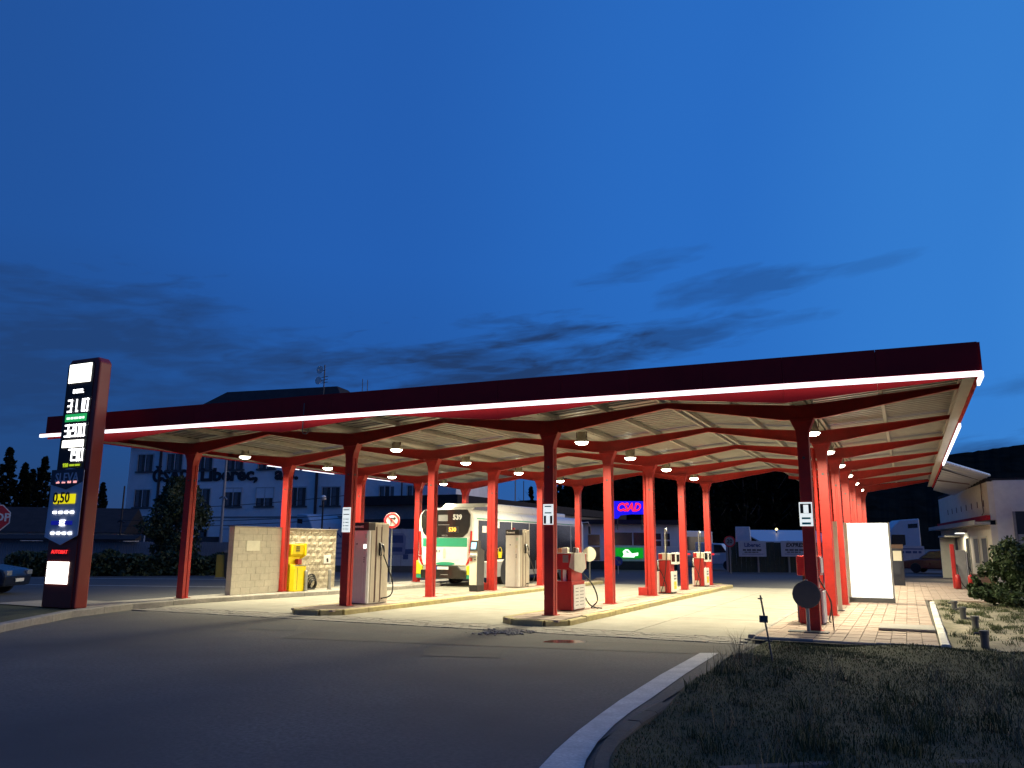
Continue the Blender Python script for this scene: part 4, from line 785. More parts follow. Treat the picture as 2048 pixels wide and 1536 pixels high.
for row, z in enumerate((1.2, 4.55, 7.6)):
    for k in range(7): win(OB, -1.8-3.02*k, z, 1.55, 1.45, {(1, 2): .55, (1, 3): .2, (0, 3): .7}.get((row, k), 0))
for x in (2.6, 5.0): win(OB, x, 4.7, .85, 1.35, 0, .6)
text('facade_lettering', 'ČSAD', 1.35, 'letter_dark', OB, (-17.1, -.06, 7.12), ext=.03, bold=.06, sx=1.1)
text('facade_lettering', 'Liberec,', 1.45, 'letter_dark', OB, (-11.4, -.06, 7.15), ext=.03, bold=.06, sx=1.2)
text('facade_lettering', 'a.s.', 1.45, 'letter_dark', OB, (-5.9, -.06, 7.15), ext=.03, bold=.06, sx=1.2)
for x in (-18.3, -3.1): MB().tube([(x, -.12, 0), (x, -.12, 9.8)], .11, 6).build('downpipe', 'letter_dark', OB)
MB().tube([(4.1, .5, 0), (4.1, .5, 8.3)], .05, 6).build('downpipe', 'letter_dark', OB); box('plinth_band', 'mid_grey', OB, -21.62, .0, -.04, -.001, 3.6, 3.72)
AN = thing('roof_antenna', 'antenna mast with two white dishes on the office roof', 'antenna', tuple(at(648, 768, 71)))
MB().tube([(0, 0, -1.2), (0, 0, 1.7)], .05, 6).build('mast', 'dark_grey', AN)
for dx_, dz_, r_ in ((-.5, 1.3, .36), (-.6, .35, .36)): MB().lathe([(r_, 0), (r_*.8, .1), (.02, .16)], (dx_, -.05, dz_), 16, 'y').build('dish', 'white_paint', AN); MB().tube([(0, 0, dz_-.1), (dx_, .1, dz_)], .03, 5).build('arm', 'dark_grey', AN)
for z in (.1, .35, .6): MB().tube([(-.3, 0, z), (.4, 0, z+.05)], .03, 5).build('aerial_rod', 'dark_grey', AN)
for k, (px, py) in enumerate(((725, 770), (735, 772))): 
    p = at(px, py, 72); o = MB().tube([(0, 0, -.8), (0, 0, .55)], .03, 5).build('roof_rod', 'dark_grey', loc=tuple(p)); tag(o, ['left', 'right'][k]+' one of two thin aerial rods near the end of the office roof', 'aerial')
# poles and wires
def pole(px, y0, y1, d, r, label, m='fence_light', lamp=False):
    a, b = at(px, y1, d), at(px, y0, d); o = thing('street_pole', label, 'pole', (a.x, a.y, 0)); MB().tube([(0, 0, 0), (0, 0, b.z)], [r, r*.7], 8).build('shaft', m, o)
    MB().lathe([(r*1.6, 0), (r*1.6, .3), (r, .35)], n=8).build('collar', m, o)
    if lamp: MB().lathe([(.02, 0), (.16, .05), (.2, .2), (.12, .32), (.01, .36)], (0, 0, b.z), 12).build('lamp_globe', 'white_paint', o, smooth=True)
    else: MB().tube([(-.35, 0, b.z*.55), (0, 0, b.z*.57), (.3, 0, b.z*.54)], .05, 6).build('bracket', m, o)
    return o, b
pole(438, 880, 1120, 52, .10, 'tall thin pale pole in front of the office block'); pole(235, 970, 1120, 54, .07, 'thin dark pole at the left end of the office block', 'letter_dark')
pole(641, 1000, 1110, 52, .07, 'lamp post with a globe behind the stone wall', 'letter_dark', True)
pole(1030, 955, 1080, 70, .07, 'pale mast rising above the low hall behind the bus'); pole(1047, 960, 1080, 72, .05, 'thin dark mast beside the pale one above the low hall', 'letter_dark')
for k, (ya, yb) in enumerate(((1018, 990), (1040, 1028), (1052, 1035))):
    a, b = at(235, ya, 54), at(700, yb, 52); o = MB().tube([(0, 0, 0)]+[tuple((b-a)*t-Vector((0, 0, .9*t*(1-t)))) for t in (.25, .5, .75, 1)], .022, 5).build('overhead_wire', 'letter_dark', loc=tuple(a)); tag(o, ['topmost', 'middle', 'lowest'][k]+' of the overhead wires crossing the office block', 'wire')
# ---------------------------------------------------------------- trees
def leaf_mesh(name, m, n, size, fn, seed):
    r = np.random.default_rng(seed); P = fn(r, n); n = len(P)
    a = r.normal(size=(n, 3)); a /= np.linalg.norm(a, axis=1)[:, None]; b = np.cross(a, r.normal(size=(n, 3))); b /= np.linalg.norm(b, axis=1)[:, None]
    s = size*r.uniform(.6, 1.4, (n, 1)); V = np.empty((n*4, 3)); V[0::4] = P-a*s; V[1::4] = P+b*s*.5; V[2::4] = P+a*s; V[3::4] = P-b*s*.5
    me = bpy.data.meshes.new(name); i0 = np.arange(n)*4; me.from_pydata(V.tolist(), [], [tuple(q) for q in np.c_[i0, i0+1, i0+2, i0+3]]); me.materials.append(MATS[m]); return me
def clumps(r, n, centers, rad):
    c = r.integers(0, len(centers), n); d = r.normal(size=(n, 3)); d /= np.linalg.norm(d, axis=1)[:, None]; return np.array(centers)[c]+d*(r.uniform(.2, 1, (n, 1))**.5)*np.array(rad)[c][:, None]
def f_round(h0, h1, w, k):
    def f(r, n):
        C = []; R = []
        for _ in range(k):
            t = r.uniform(0, 1); z = h0+(h1-h0)*t; rr = w*math.sqrt(max(.02, 1-(2*t-1.0)**2))*(1.05-.35*t); q = r.uniform(0, 6.28); e = r.uniform(.2, 1)**.5; C.append((rr*e*math.cos(q), rr*e*math.sin(q), z)); R.append(w*r.uniform(.14, .34))
        return clumps(r, n, C, R)
    return f
def f_cone(h0, h1, w, k, power=1.):
    def f(r, n):
        C = []; R = []
        for _ in range(k):
            t = r.uniform(0, 1)**1.3; z = h0+(h1-h0)*t; rr = w*(1-t)**power+.05; q = r.uniform(0, 6.28); e = r.uniform(.2, 1); C.append((rr*e*math.cos(q), rr*e*math.sin(q), z)); R.append(max(.12, rr*r.uniform(.2, .5)))
        return clumps(r, n, C, R)
    return f
def f_poplar(h0, h1, w, k):
    def f(r, n):
        C = []; R = []
        for _ in range(k):
            t = r.uniform(0, 1); z = h0+(h1-h0)*t; rr = w*(math.sin(math.pi*min(.985, t*.82+.16))**.9)*r.uniform(.75, 1.1); q = r.uniform(0, 6.28); e = r.uniform(.1, 1)**.5; C.append((rr*math.cos(q)*.8*e, rr*math.sin(q)*.8*e, z)); R.append(w*r.uniform(.08, .24))
        return clumps(r, n, C, R)
    return f
def trunk(h, r0, limbs, seed):
    r = random.Random(seed); b = MB().tube([(0, 0, -.1), (.03, 0, h*.4), (-.04, .03, h*.75), (0, 0, h)], [r0, r0*.75, r0*.45, r0*.12], 8)
    for k in range(limbs):
        z = h*r.uniform(.3, .8); q = r.uniform(0, 6.28); l = h*r.uniform(.15, .3); b.tube([(0, 0, z), (math.cos(q)*l*.5, math.sin(q)*l*.5, z+l*.4), (math.cos(q)*l, math.sin(q)*l, z+l*.9)], [r0*.35, r0*.2, r0*.05], 5)
    return b
def tree(name, label, loc, tr, leaves, cat='tree', group=None, s=1., rz=0.):
    o = thing(name, label, cat, loc, rz, group); o.scale = (s, s, s)
    link('trunk', tr, None, o); link('crown', leaves, None, o); return o
def mt(b, m='bark'): me = b.mesh('trunk'); me.materials.append(MATS[m]); return me
p = at(345, 1140, 42); tree('street_tree', 'dark bushy tree on the verge in front of the office lettering', (p.x, p.y, 0), mt(trunk(4.2, .13, 8, 1)), leaf_mesh('crown', 'leaf', 14000, .10, f_round(.75, 4.75, 1.75, 90), 5))
for k in range(3):
    pass
popl = [leaf_mesh('crown', 'leaf_dark', 7000, .22, f_poplar(1.5, 13, 1.6, 260), 20+k) for k in range(3)]; ptr = mt(trunk(11, .25, 6, 3))
for k, (px, py, d, lab) in enumerate(((-2, 893, 105, 'tall dark poplar cut by the left edge of the photo'), (33, 926, 108, 'dark poplar second from the left edge'), (50, 938, 112, 'shorter dark poplar in the middle of the left group'), (72, 912, 106, 'tallest dark poplar of the group left of the totem'), (95, 965, 112, 'low dark poplar just left of the totem'), (195, 965, 112, 'dark poplar just right of the totem'))):
    b_ = at(px, 1080, d); t_ = at(px, py, d); tree('poplar', lab, (b_.x, b_.y, 0), ptr, popl[k % 3], group='poplars left of the totem', s=t_.z/13.0, rz=k*1.1)
spr = [leaf_mesh('crown', 'leaf_dark', 4500, .30, f_cone(1., 12, 2.6, 110), 30+k) for k in range(3)]; rnd = [leaf_mesh('crown', 'leaf_dark', 4500, .36, f_round(2.0, 12, 4.2, 130), 40+k) for k in range(2)]
words = ['first', 'second', 'third', 'fourth', 'fifth', 'sixth', 'seventh', 'eighth', 'ninth', 'tenth', 'eleventh', 'twelfth', 'thirteenth', 'fourteenth', 'fifteenth', 'sixteenth', 'seventeenth', 'eighteenth', 'nineteenth', 'twentieth', 'twenty-first', 'twenty-second']
FT = [(1062, 985, 0), (1082, 968, 0), (1098, 975, 0), (1120, 962, 0), (1140, 970, 1), (1165, 950, 0), (1190, 948, 1), (1215, 955, 0), (1240, 940, 1), (1268, 945, 0), (1295, 940, 1), (1325, 935, 0), (1350, 945, 1), (1380, 940, 2), (1405, 948, 1), (1432, 935, 2), (1462, 940, 2), (1492, 925, 2), (1520, 930, 2), (1550, 930, 2), (1582, 935, 1), (1612, 945, 1)]
for k, (px, py, kind) in enumerate(FT):
    d = 96+ (k*37 % 24); b_ = at(px, 1085, d); t_ = at(px, py, d); kk = [spr, rnd, popl][kind]
    tree('forest_tree', f'{words[k]} dark {["spruce", "broad tree", "poplar"][kind]} from the left in the tree belt behind the station', (b_.x, b_.y, 0), ptr, kk[k % len(kk)], group='tree belt behind the station', s=(t_.z+1)/12.5, rz=k*.8)
def f_bush(r, n):
    C = []; R_ = []
    for _ in range(230):
        q = r.uniform(0, 6.28); t = r.uniform(0, 1); z = .12+1.5*t; w = (.75+.35*math.sin(3*q+1)+.2*math.sin(5*q))*(1.15-.75*max(0, t-.45))*r.uniform(.45, 1.12); C.append((w*math.cos(q), w*math.sin(q), z+r.uniform(-.1, .16))); R_.append(r.uniform(.06, .22))
    for _ in range(26): a_ = r.uniform(0, 1); C.append((-.8-.55*a_, r.normal(0, .3), .35+.25*r.uniform(-1, 1)+.2*a_)); R_.append(.09)
    return clumps(r, n, C, R_)
# garden bush in front of the workshop
p = Vector((2.85, 26.9, 0)); tree('garden_bush', 'dense green bush in front of the workshop at the right edge', (p.x, p.y, .0), mt(trunk(1.2, .05, 10, 8)), leaf_mesh('crown', 'leaf_bush', 16000, .06, f_bush, 61), 'bush')
# hedge along the street
r_ = np.random.default_rng(5)
def hedge_fn(r, n): 
    x = r.uniform(-6.5, 6.5, n); return np.c_[x, r.normal(0, .35, n), np.abs(r.uniform(0, 1.05, n)+.10*np.sin(x*2.1)+.07*np.sin(x*5))]
pa, pb = at(190, 1150, 39), at(432, 1150, 41); mid_ = (pa+pb)/2; o = thing('hedge', 'long low dark hedge behind the street left of the stone wall', 'hedge', (mid_.x, mid_.y, 0), math.atan2(pb.y-pa.y, pb.x-pa.x)); link('foliage', leaf_mesh('foliage', 'leaf', 14000, .11, hedge_fn, 3), None, o); box('stems', 'leaf_dark', o, -6.3, 6.3, -.22, .22, 0, .8)
# ---------------------------------------------------------------- low walls, house, fence on the left
pa, pb = at(-60, 1080, 54), at(235, 1080, 56); rz = math.atan2(pb.y-pa.y, pb.x-pa.x); ln = (pb-pa).length
o = thing('low_house', 'long low house with a dark tiled roof left of the office block', 'house', (pa.x, pa.y, 0), rz); box('wall', 'office_wall', o, -6, ln, 0, 7, 0, 2.2)
MB().prism([(-.7, 2.21), (3.5, 4.0), (7.7, 2.21)], 'x', -6.5, ln+.5).build('roof', 'roof_dark', o)
for k in range(7): q = box('window', 'dark_glass', o, -2+3.2*k, .2+3.2*k-.4, -.03, -.002, .9, 2.0); box('frame', 'window_frame', q, -2.1+3.2*k, -2.001+3.2*k, -.05, -.031, .85, 2.05); box('frame', 'window_frame', q, -.199+3.2*k, -.1+3.2*k, -.05, -.031, .85, 2.05)
pa, pb = at(-20, 1130, 48), at(458, 1130, 47); rz = math.atan2(pb.y-pa.y, pb.x-pa.x); ln = (pb-pa).length
o = thing('slat_fence', 'long pale fence of upright sheets with a dark ridge behind the hedge', 'fence', (pa.x, pa.y, 0), rz)
slm = MB().box(-.055, .055, -.02, .02, 0, 1.62).mesh('slat'); slm.materials.append(MATS['fence_light'])
for k in range(int(ln/.14)):
    if k >= 150: break
    c = link('slat', slm, None, o); c.location = (.07+.14*k, random.uniform(-.004, .004), random.uniform(-.01, .01))
box('backing', 'fence_light', o, 0, ln, .025, .06, 0, 1.58); MB().prism([(-.5, 1.75), (.2, 2.0), (.25, 1.7), (-.48, 1.66)], 'x', 0, ln*.62).build('lean_to_roof', 'roof_dark', o)
# cabinet, bin, stop sign, car on the left
p = gnd(440, 1160); p = at(440, 1158, 37.5); o = thing('utility_cabinet', 'ochre utility cabinet standing at the end of the hedge', 'cabinet', (p.x, p.y, 0), .6); box('body', 'ochre', o, -.2, .2, -.15, .15, .05, 1.05, .01); box('door', 'ochre', o, -.17, .17, -.165, -.151, .12, .98); box('plinth', 'mid_grey', o, -.24, .24, -.19, .19, 0, .05)
MATS['yellow_machine']
p = at(456, 1158, 37.5); o = thing('waste_bin', 'black waste bin beside the ochre cabinet', 'bin', (p.x, p.y, 0), .6); MB().prism([(-.15, .05), (.15, .05), (.2, 1.15), (-.2, 1.15)], 'y', -.2, .2).build('body', 'black_plastic', o, .02); box('lid', 'mid_grey', o, -.22, .22, -.23, .22, 1.151, 1.22, .01); box('wheel_base', 'black_rubber', o, -.14, .14, -.1, .1, 0, .05)
p = at(-9, 1035, 27); o = thing('stop_sign', 'red octagonal stop sign half cut off by the left edge of the photo', 'road sign', (p.x, p.y, 0), YAW+.45)
oc = [(.46*math.cos(math.pi/8+k*math.pi/4), p.z+.46*math.sin(math.pi/8+k*math.pi/4)) for k in range(8)]; pl = MB().prism(oc, 'y', -.03, -.01).build('plate', 'white_paint', o); oc = [(x*.93, p.z+(z-p.z)*.93) for x, z in oc]; MB().prism(oc, 'y', -.036, -.0305).build('red_field', 'sign_red', pl); text('lettering', 'STOP', .36, 'white_paint', pl, (0, -.04, p.z), bold=.01); MB().tube([(0, .02, 0), (0, .02, p.z+.4)], .03, 8).build('post', 'steel', o)
def car(name, label, loc, rz, m, L_=4.2, H=1.45, cat='car'):
    o = thing(name, label, cat, loc, rz); k = L_/4.2; h = H/1.45
    body = [(-2.1*k, .25), (2.05*k, .25), (2.1*k, .55*h), (2.0*k, .75*h), (1.2*k, .88*h), (-1.75*k, .93*h), (-2.08*k, .85*h), (-2.12*k, .5*h)]
    MB().prism([(x, z) for x, z in body], 'y', -.85, .85).build('body', m, o, .07)
    cab = [(1.15*k, .86*h), (.45*k, 1.38*h), (-.4*k, H), (-1.35*k, 1.38*h), (-1.85*k, .92*h)]
    MB().prism(cab, 'y', -.70, .70).build('roof', m, o, .06)
    for s_ in (-1, 1):
        for a in ([(.98*k, .92*h), (.42*k, 1.33*h), (-.38*k, 1.38*h), (-.38*k, .93*h)], [(-.46*k, .93*h), (-.46*k, 1.38*h), (-1.28*k, 1.32*h), (-1.6*k, .95*h)]): MB().prism(a, 'y', *sorted((s_*.69, s_*.712))).build('side_window', 'dark_glass', o)
        for y in (1.28*k, -1.3*k):
            w_ = MB().lathe([(.2, -.1), (.3, -.1), (.315, -.05), (.315, .05), (.3, .1), (.2, .1)], (y, s_*.79, .315), 20, 'y').build('wheel', 'black_rubber', o); MB().lathe([(.19, -.03), (.19, .03), (.05, .04)], (y, s_*.84, .315), 14, 'y').build('rim', 'steel', w_)
        box('headlight', 'steel', o, 1.98*k, 2.11*k, *sorted((s_*.5, s_*.8)), .58*h, .72*h, .01); box('tail_light', 'red_light', o, -2.14*k, -2.03*k, *sorted((s_*.55, s_*.82)), .6*h, .82*h, .01)
    MB().add([(1.12*k, -.62, .90*h), (1.12*k, .62, .90*h), (.47*k, .58, 1.37*h), (.47*k, -.58, 1.37*h)], [(0, 1, 2, 3)]).build('windscreen', 'dark_glass', o).location.x = .02
    MB().add([(-1.83*k, -.62, .96*h), (-1.83*k, .62, .96*h), (-1.37*k, .58, 1.36*h), (-1.37*k, -.58, 1.36*h)], [(0, 3, 2, 1)]).build('rear_window', 'dark_glass', o).location.x = -.02
    box('number_plate', 'white_paint', o, 2.105*k, 2.13*k, -.25, .25, .38, .48); return o
p = gnd(-110, 1188); car('parked_car', 'dark blue car parked at the left edge of the photo', (p.x, p.y, 0), YAW+.1, 'car_blue')
# ---------------------------------------------------------------- hoarding, sign, hall behind the stone wall and bus
pa, pb = at(655, 1135, 47), at(850, 1133, 47); rz = math.atan2(pb.y-pa.y, pb.x-pa.x); ln = (pb-pa).length
o = thing('banner_hoarding', 'long white hoarding printed with a lorry behind the stone wall', 'hoarding', (pa.x, pa.y, 0), rz); bz0, bz1 = .35, 2.45
for k in range(4): box('banner_panel', 'banner_white', o, ln*k/4+.01, ln*(k+1)/4-.01, -.02, .02, bz0, bz1)
for k in range(5): box('post', 'dark_grey', o, ln*k/4-.05, ln*k/4+.05, .03, .13, 0, 2.5)
box('plinth', 'dark_grey', o, -1, ln, -.03, .12, 0, .34)
text('lettering', 'N S', .42, 'banner_blue', o, (.75, -.03, 2.05), bold=.01)
for k in range(4): box('printed_line', 'banner_lilac', o, .1, 1.35-.2*(k % 2), -.026, -.0205, .7+.28*k, .82+.28*k)
x0 = ln*.62
for a, m in (([(x0, .95), (x0+.95, .95), (x0+1.0, 2.0), (x0+.85, 2.2), (x0+.12, 2.2), (x0-.02, 1.9)], 'banner_lilac'), ([(x0+.95, 1.0), (x0+2.5, 1.15), (x0+2.5, 1.3), (x0+.97, 1.3)], 'banner_blue')): MB().prism(a, 'y', -.026, -.0205).build('printed_lorry', m, o)
for a in ([(x0+.05, 1.65), (x0+.85, 1.65), (x0+.82, 2.08), (x0+.1, 2.08)], [(x0+.1, 1.15), (x0+.8, 1.15), (x0+.8, 1.4), (x0+.1, 1.4)], [(x0+.05, .8), (x0+.25, .8), (x0+.25, .98), (x0+.05, .98)], [(x0+.85, .72), (x0+1.15, .72), (x0+1.15, 1.0), (x0+.85, 1.0)]): MB().prism(a, 'y', -.031, -.0265).build('printed_lorry_detail', 'banner_blue', o)
MB().prism([(x0+1.6, 1.75), (x0+1.75, 1.45), (x0+1.85, 1.75)][::-1], 'y', -.026, -.0205).build('printed_mark', 'banner_blue', o); text('lettering', 'Liberec', .28, 'banner_lilac', o, (x0+2.3, -.03, 1.55))
def truck(name, label, loc, rz, s=1.):
    o = thing(name, label, 'truck', loc, rz); o.scale = (s, s, s)
    MB().prism([(-1.1, .5), (1.15, .5), (1.2, 1.5), (1.05, 2.5), (.75, 2.95), (.2, 3.5), (-1.1, 3.6)], 'y', -1.22, 1.22).build('cab', 'truck_white', o, .08)
    MB().add([(1.22, -1.1, 1.55), (1.22, 1.1, 1.55), (1.07, 1.05, 2.5), (1.07, -1.05, 2.5)], [(0, 1, 2, 3)]).build('windscreen', 'dark_glass', o)
    for s_ in (-1, 1): MB().prism([(.95, 1.6), (.85, 2.45), (-.05, 2.45), (-.05, 1.75), (.3, 1.6)], 'y', *sorted((s_*1.2, s_*1.235))).build('side_window', 'dark_glass', o); MB().prism([(-.3, 2.9), (-.3, 3.2), (-.95, 3.25), (-.95, 2.95)], 'y', *sorted((s_*1.2, s_*1.235))).build('sleeper_window', 'dark_glass', o)
    for s_ in (-1, 1):
        for x in (.3, -2.8): w_ = MB().lathe([(.3, -.15), (.48, -.15), (.5, 0), (.48, .15), (.3, .15)], (x, s_*1.05, .5), 18, 'y').build('wheel', 'black_rubber', o); MB().lathe([(.28, -.1), (.28, .1), (.05, .12)], (x, s_*1.05, .5), 14, 'y').build('rim', 'steel', w_)
        m_ = MB().tube([(1.1, s_*1.25, 2.3), (1.2, s_*1.5, 2.3)], .03, 5).build('mirror_arm', 'black_plastic', o); box('mirror', 'black_plastic', m_, 1.12, 1.28, *sorted((s_*1.4, s_*1.58)), 1.7, 2.3)
    box('chassis', 'dark_grey', o, -4.2, -.9, -.5, .5, .55, .85); box('bumper', 'mid_grey', o, 1.15, 1.3, -1.2, 1.2, .4, .9, .03); return o
p = at(640, 1060, 56); truck('parked_truck', 'white lorry cab showing above the stone wall', (p.x, p.y, 0), math.radians(-20))
# no-right-turn sign
o = thing('road_sign', 'round red-rimmed no right turn sign on a white post left of the bus', 'road sign', (-17.95, 26.9, .1), YAW+.05); zc = 2.38
pl = MB().lathe([(.30, 0), (.305, .01), (.30, .02)], (0, -.06, zc), 36, 'y').build('plate', 'white_paint', o)
MB().ring(.215, .30, (0, -.066, zc)).build('red_rim', 'sign_red', pl); bb = MB().prism([(-.06, -.17), (-.02, -.17), (-.02, .06), (.07, .06), (.07, .01), (.16, .085), (.07, .16), (.07, .11), (-.06, .11)], 'y', -.0685, -.0635).build('arrow', 'letter_dark', pl); bb.location = (0, 0, zc)
bb = MB().prism([(-.175, .145), (-.145, .175), (.175, -.145), (.145, -.175)], 'y', -.0735, -.069).build('red_bar', 'sign_red', pl); bb.location = (0, 0, zc); MB().tube([(0, 0, -.05), (0, 0, zc+.25)], .03, 8).build('post', 'fence_light', o)
# low hall behind the bus, parallel to the lanes
o = thing('service_hall', 'long low dark hall with a flat roof behind the bus', 'building', (-26, 46, 0)); box('wall', 'mid_grey', o, -8, 0, 0, 34, 0, 4.1); box('roof', 'roof_dark', o, -8.3, .5, -.5, 34.5, 4.101, 4.7); box('parapet', 'office_wall', o, .003, .05, 6, 34, 2.6, 3.6)
for k in range(12): q = box('window', 'dark_glass', o, .051, .07, 6.4+2.3*k, 8.2+2.3*k, 2.7, 3.5); box('frame', 'window_frame', q, .051, .09, 8.21+2.3*k, 8.3+2.3*k, 2.65, 3.55)
for k in range(3): q = box('gate', 'letter_dark', o, -7.5+2.5*k, -5.4+2.5*k, -.03, -.002, 0, 3.2); box('gate_rail', 'dark_grey', q, -7.5+2.5*k, -5.4+2.5*k, -.05, -.031, 1.5, 1.6)
# ---------------------------------------------------------------- kiosk with lit sign
pa, pb = at(1150, 1135, 55), at(1362, 1137, 55); rz = math.atan2(pb.y-pa.y, pb.x-pa.x); ln = (pb-pa).length
K = thing('kiosk', 'white dispatch kiosk with wide dark windows behind the pump lanes', 'building', (pa.x, pa.y, 0), rz)
box('wall', 'office_wing', K, 0, ln, 0, 5, .55, 3.0); box('base', 'fence_green', K, -.02, ln+.02, -.03, 4.9, 0, .549); box('roof', 'roof_dark', K, -.4, ln+.4, -.6, 5.3, 3.001, 3.3); box('sill_band', 'white_paint', K, 0, ln, -.05, -.001, 1.48, 1.56)
for x0, x1, z0, z1 in ((2.5, 3.9, 1.6, 2.45), (3.98, 5.05, 1.6, 2.45), (5.45, 5.85, 2.0, 2.4), (5.45, 5.85, 1.55, 1.9), (6.05, 6.45, 2.0, 2.4), (6.05, 6.45, 1.55, 1.9), (.9, 1.7, .6, 2.3)): q = box('window' if z0 > 1 else 'door', 'dark_glass', K, x0, x1, -.03, -.002, z0, z1); box('frame', 'white_paint', q, x1, x1+.06, -.05, -.031, z0, z1)
sg = box('lit_sign', 'green_glow', K, 2.75, 4.6, -.12, -.051, .75, 1.42)
MB().prism([(3.2, .82), (4.0, .80), (4.02, .9), (4.25, .92), (4.27, 1.12), (3.85, 1.05), (3.6, 1.32), (3.42, 1.34), (3.22, 1.18), (3.3, 1.0)], 'y', -.135, -.121).build('sign_mark', 'white_glow', sg)
MB().prism([(3.42, 1.2), (3.55, 1.22), (3.7, 1.08), (3.45, 1.12)], 'y', -.139, -.1355).build('sign_mark_gap', 'green_glow', sg)
p = at(1226, 1032, 54); SG = thing('roof_sign', 'blue lit sign with red letters on the kiosk roof', 'sign', (p.x, p.y, p.z), rz); w_ = (at(1293, 1032, 54)-p).length
MB().prism([(0, -.2), (.35, -.15), (.5, .05), (w_*.55, .12), (w_, .12), (w_*1.0, .98), (0, .98)], 'y', 0, .12).build('panel', 'neon_blue', SG)
text('lettering', 'CSAD', .74, 'neon_red', SG, (w_*.46, -.05, .56), bold=.03, shear=.3, sx=.82)
for x in (.3, w_-.3): MB().tube([(x, .06, .1), (x, .06, -.9)], .03, 5).build('leg', 'dark_grey', SG)
# arrow sign, speed sign, barrier
p = at(1236, 1122, 46); o = thing('arrow_sign', 'round blue keep-right sign low on a post in front of the kiosk', 'road sign', (p.x, p.y, 0), YAW-.15); pl = MB().lathe([(.26, 0), (.26, .02)], (0, 0, p.z), 24, 'y').build('plate', 'sign_blue', o); bb = MB().prism([(-.16, .13), (-.13, .16), (.06, -.03), (.12, .03), (.15, -.15), (-.03, -.12), (.03, -.06)], 'y', -.008, -.001).build('arrow', 'fence_light', pl); bb.location.z = p.z; MB().tube([(0, .04, 0), (0, .04, p.z+.2)], .03, 8).build('post', 'steel', o)
p = at(1459, 1083, 48); o = thing('speed_sign', 'round speed limit sign reading 20 beside the gate', 'road sign', (p.x, p.y, 0), YAW-.2); pl = MB().lathe([(.33, 0), (.33, .02)], (0, 0, p.z), 28, 'y').build('plate', 'fence_light', o); MB().ring(.25, .33, (0, -.006, p.z)).build('red_rim', 'sign_red', pl); text('lettering', '20', .32, 'letter_dark', pl, (0, -.012, p.z), bold=.008); MB().tube([(0, .04, 0), (0, .04, p.z+.3)], .035, 8).build('post', 'mid_grey', o)
pa, pb = at(1368, 1108, 49), at(1440, 1109, 49); rz = math.atan2(pb.y-pa.y, pb.x-pa.x); ln = (pb-pa).length
o = thing('barrier_arm', 'red and white lowered barrier behind the farthest red pump', 'barrier', (pa.x, pa.y, 0), rz); box('cabinet', 'mid_grey', o, -.4, -.05, -.15, .15, 0, 1.15, .02)
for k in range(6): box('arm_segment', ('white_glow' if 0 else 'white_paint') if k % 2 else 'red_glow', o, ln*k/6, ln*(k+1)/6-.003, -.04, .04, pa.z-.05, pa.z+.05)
# depot fence with banners
pa, pb = at(1455, 1137, 51), at(1640, 1138, 51); rz = math.atan2(pb.y-pa.y, pb.x-pa.x); ln = (pb-pa).length
o = thing('depot_fence', 'dark green board fence behind the pump lanes', 'fence', (pa.x, pa.y, 0), rz)
for k in range(int(ln/.3)): box('board', 'fence_green', o, .3*k, .3*k+.285, -.02, .02, 0, 1.85+random.uniform(-.02, .02))
for k in range(4): box('post', 'mid_grey', o, ln*k/3-.06, ln*k/3+.06, -.09, -.025, 0, 1.95)
for (xa, xb, t1, t2, lab) in ((1478, 1533, 'Liberec', '', 'white banner with a blue mark on the left of the depot fence'), (1563, 1618, 'EXPRES', '', 'white banner with bold black lettering on the right of the depot fence')):
    a, b = at(xa, 1113, 50.6), at(xb, 1113, 50.6); q = thing('fence_banner', lab, 'banner', tuple(a), rz); wd = (b-a).length; box('sheet', 'banner_white', q, 0, wd, -.02, .02, 0, .95)
    text('lettering', t1, .34, 'letter_dark' if t1 == 'EXPRES' else 'banner_blue', q, (wd/2, -.03, .70), bold=.012, shear=.2 if t1 == 'EXPRES' else 0); word_bars(q, .25, wd-.25, .40, .09, 'letter_dark', -.0215, 3); word_bars(q, .35, wd-.5, .27, .06, 'letter_dark', -.0215, 5); box('printed_line', 'banner_lilac', q, .2, wd-.2, -.026, -.0205, .12, .18)
# vehicles and boxes in the depot
p = at(1340, 1110, 62); q_ = at(1450, 1110, 66); o = thing('parked_bus', 'pale parked bus standing in the depot behind the barrier', 'bus', (p.x, p.y, 0), math.atan2(q_.y-p.y, q_.x-p.x)); ln = 5.2; box('body', 'truck_white', o, -4, ln, 0, 2.5, .35, 2.75, .1)
for k in range(6): box('window', 'dark_glass', o, -3.8+1.45*k, -2.5+1.45*k, -.012, .02, 1.25, 2.3)
box('skirt', 'mid_grey', o, -4, ln, -.01, .02, .36, .8)
for x in (-2, 3.6): w_ = MB().lathe([(.3, -.1), (.48, -.1), (.48, .1), (.3, .1)], (x, .08, .48), 18, 'y').build('wheel', 'black_rubber', o)
p = at(1432, 1110, 56); o = thing('parked_van', 'white van parked between the barrier and the speed sign', 'van', (p.x, p.y, 0), YAW-.5); MB().prism([(-1.2, .35), (1.6, .35), (1.65, .95), (1.0, 1.15), (.6, 1.75), (-1.2, 1.85)], 'y', -.85, .85).build('body', 'car_white', o, .08); MB().prism([(.95, 1.18), (.62, 1.66), (.1, 1.68), (.1, 1.15)], 'y', -.87, .87).build('side_window', 'dark_glass', o)
for x in (-.8, 1.0):
    for s_ in (-1, 1): MB().lathe([(.15, -.08), (.32, -.08), (.32, .08), (.15, .08)], (x, s_*.8, .33), 16, 'y').build('wheel', 'black_rubber', o)
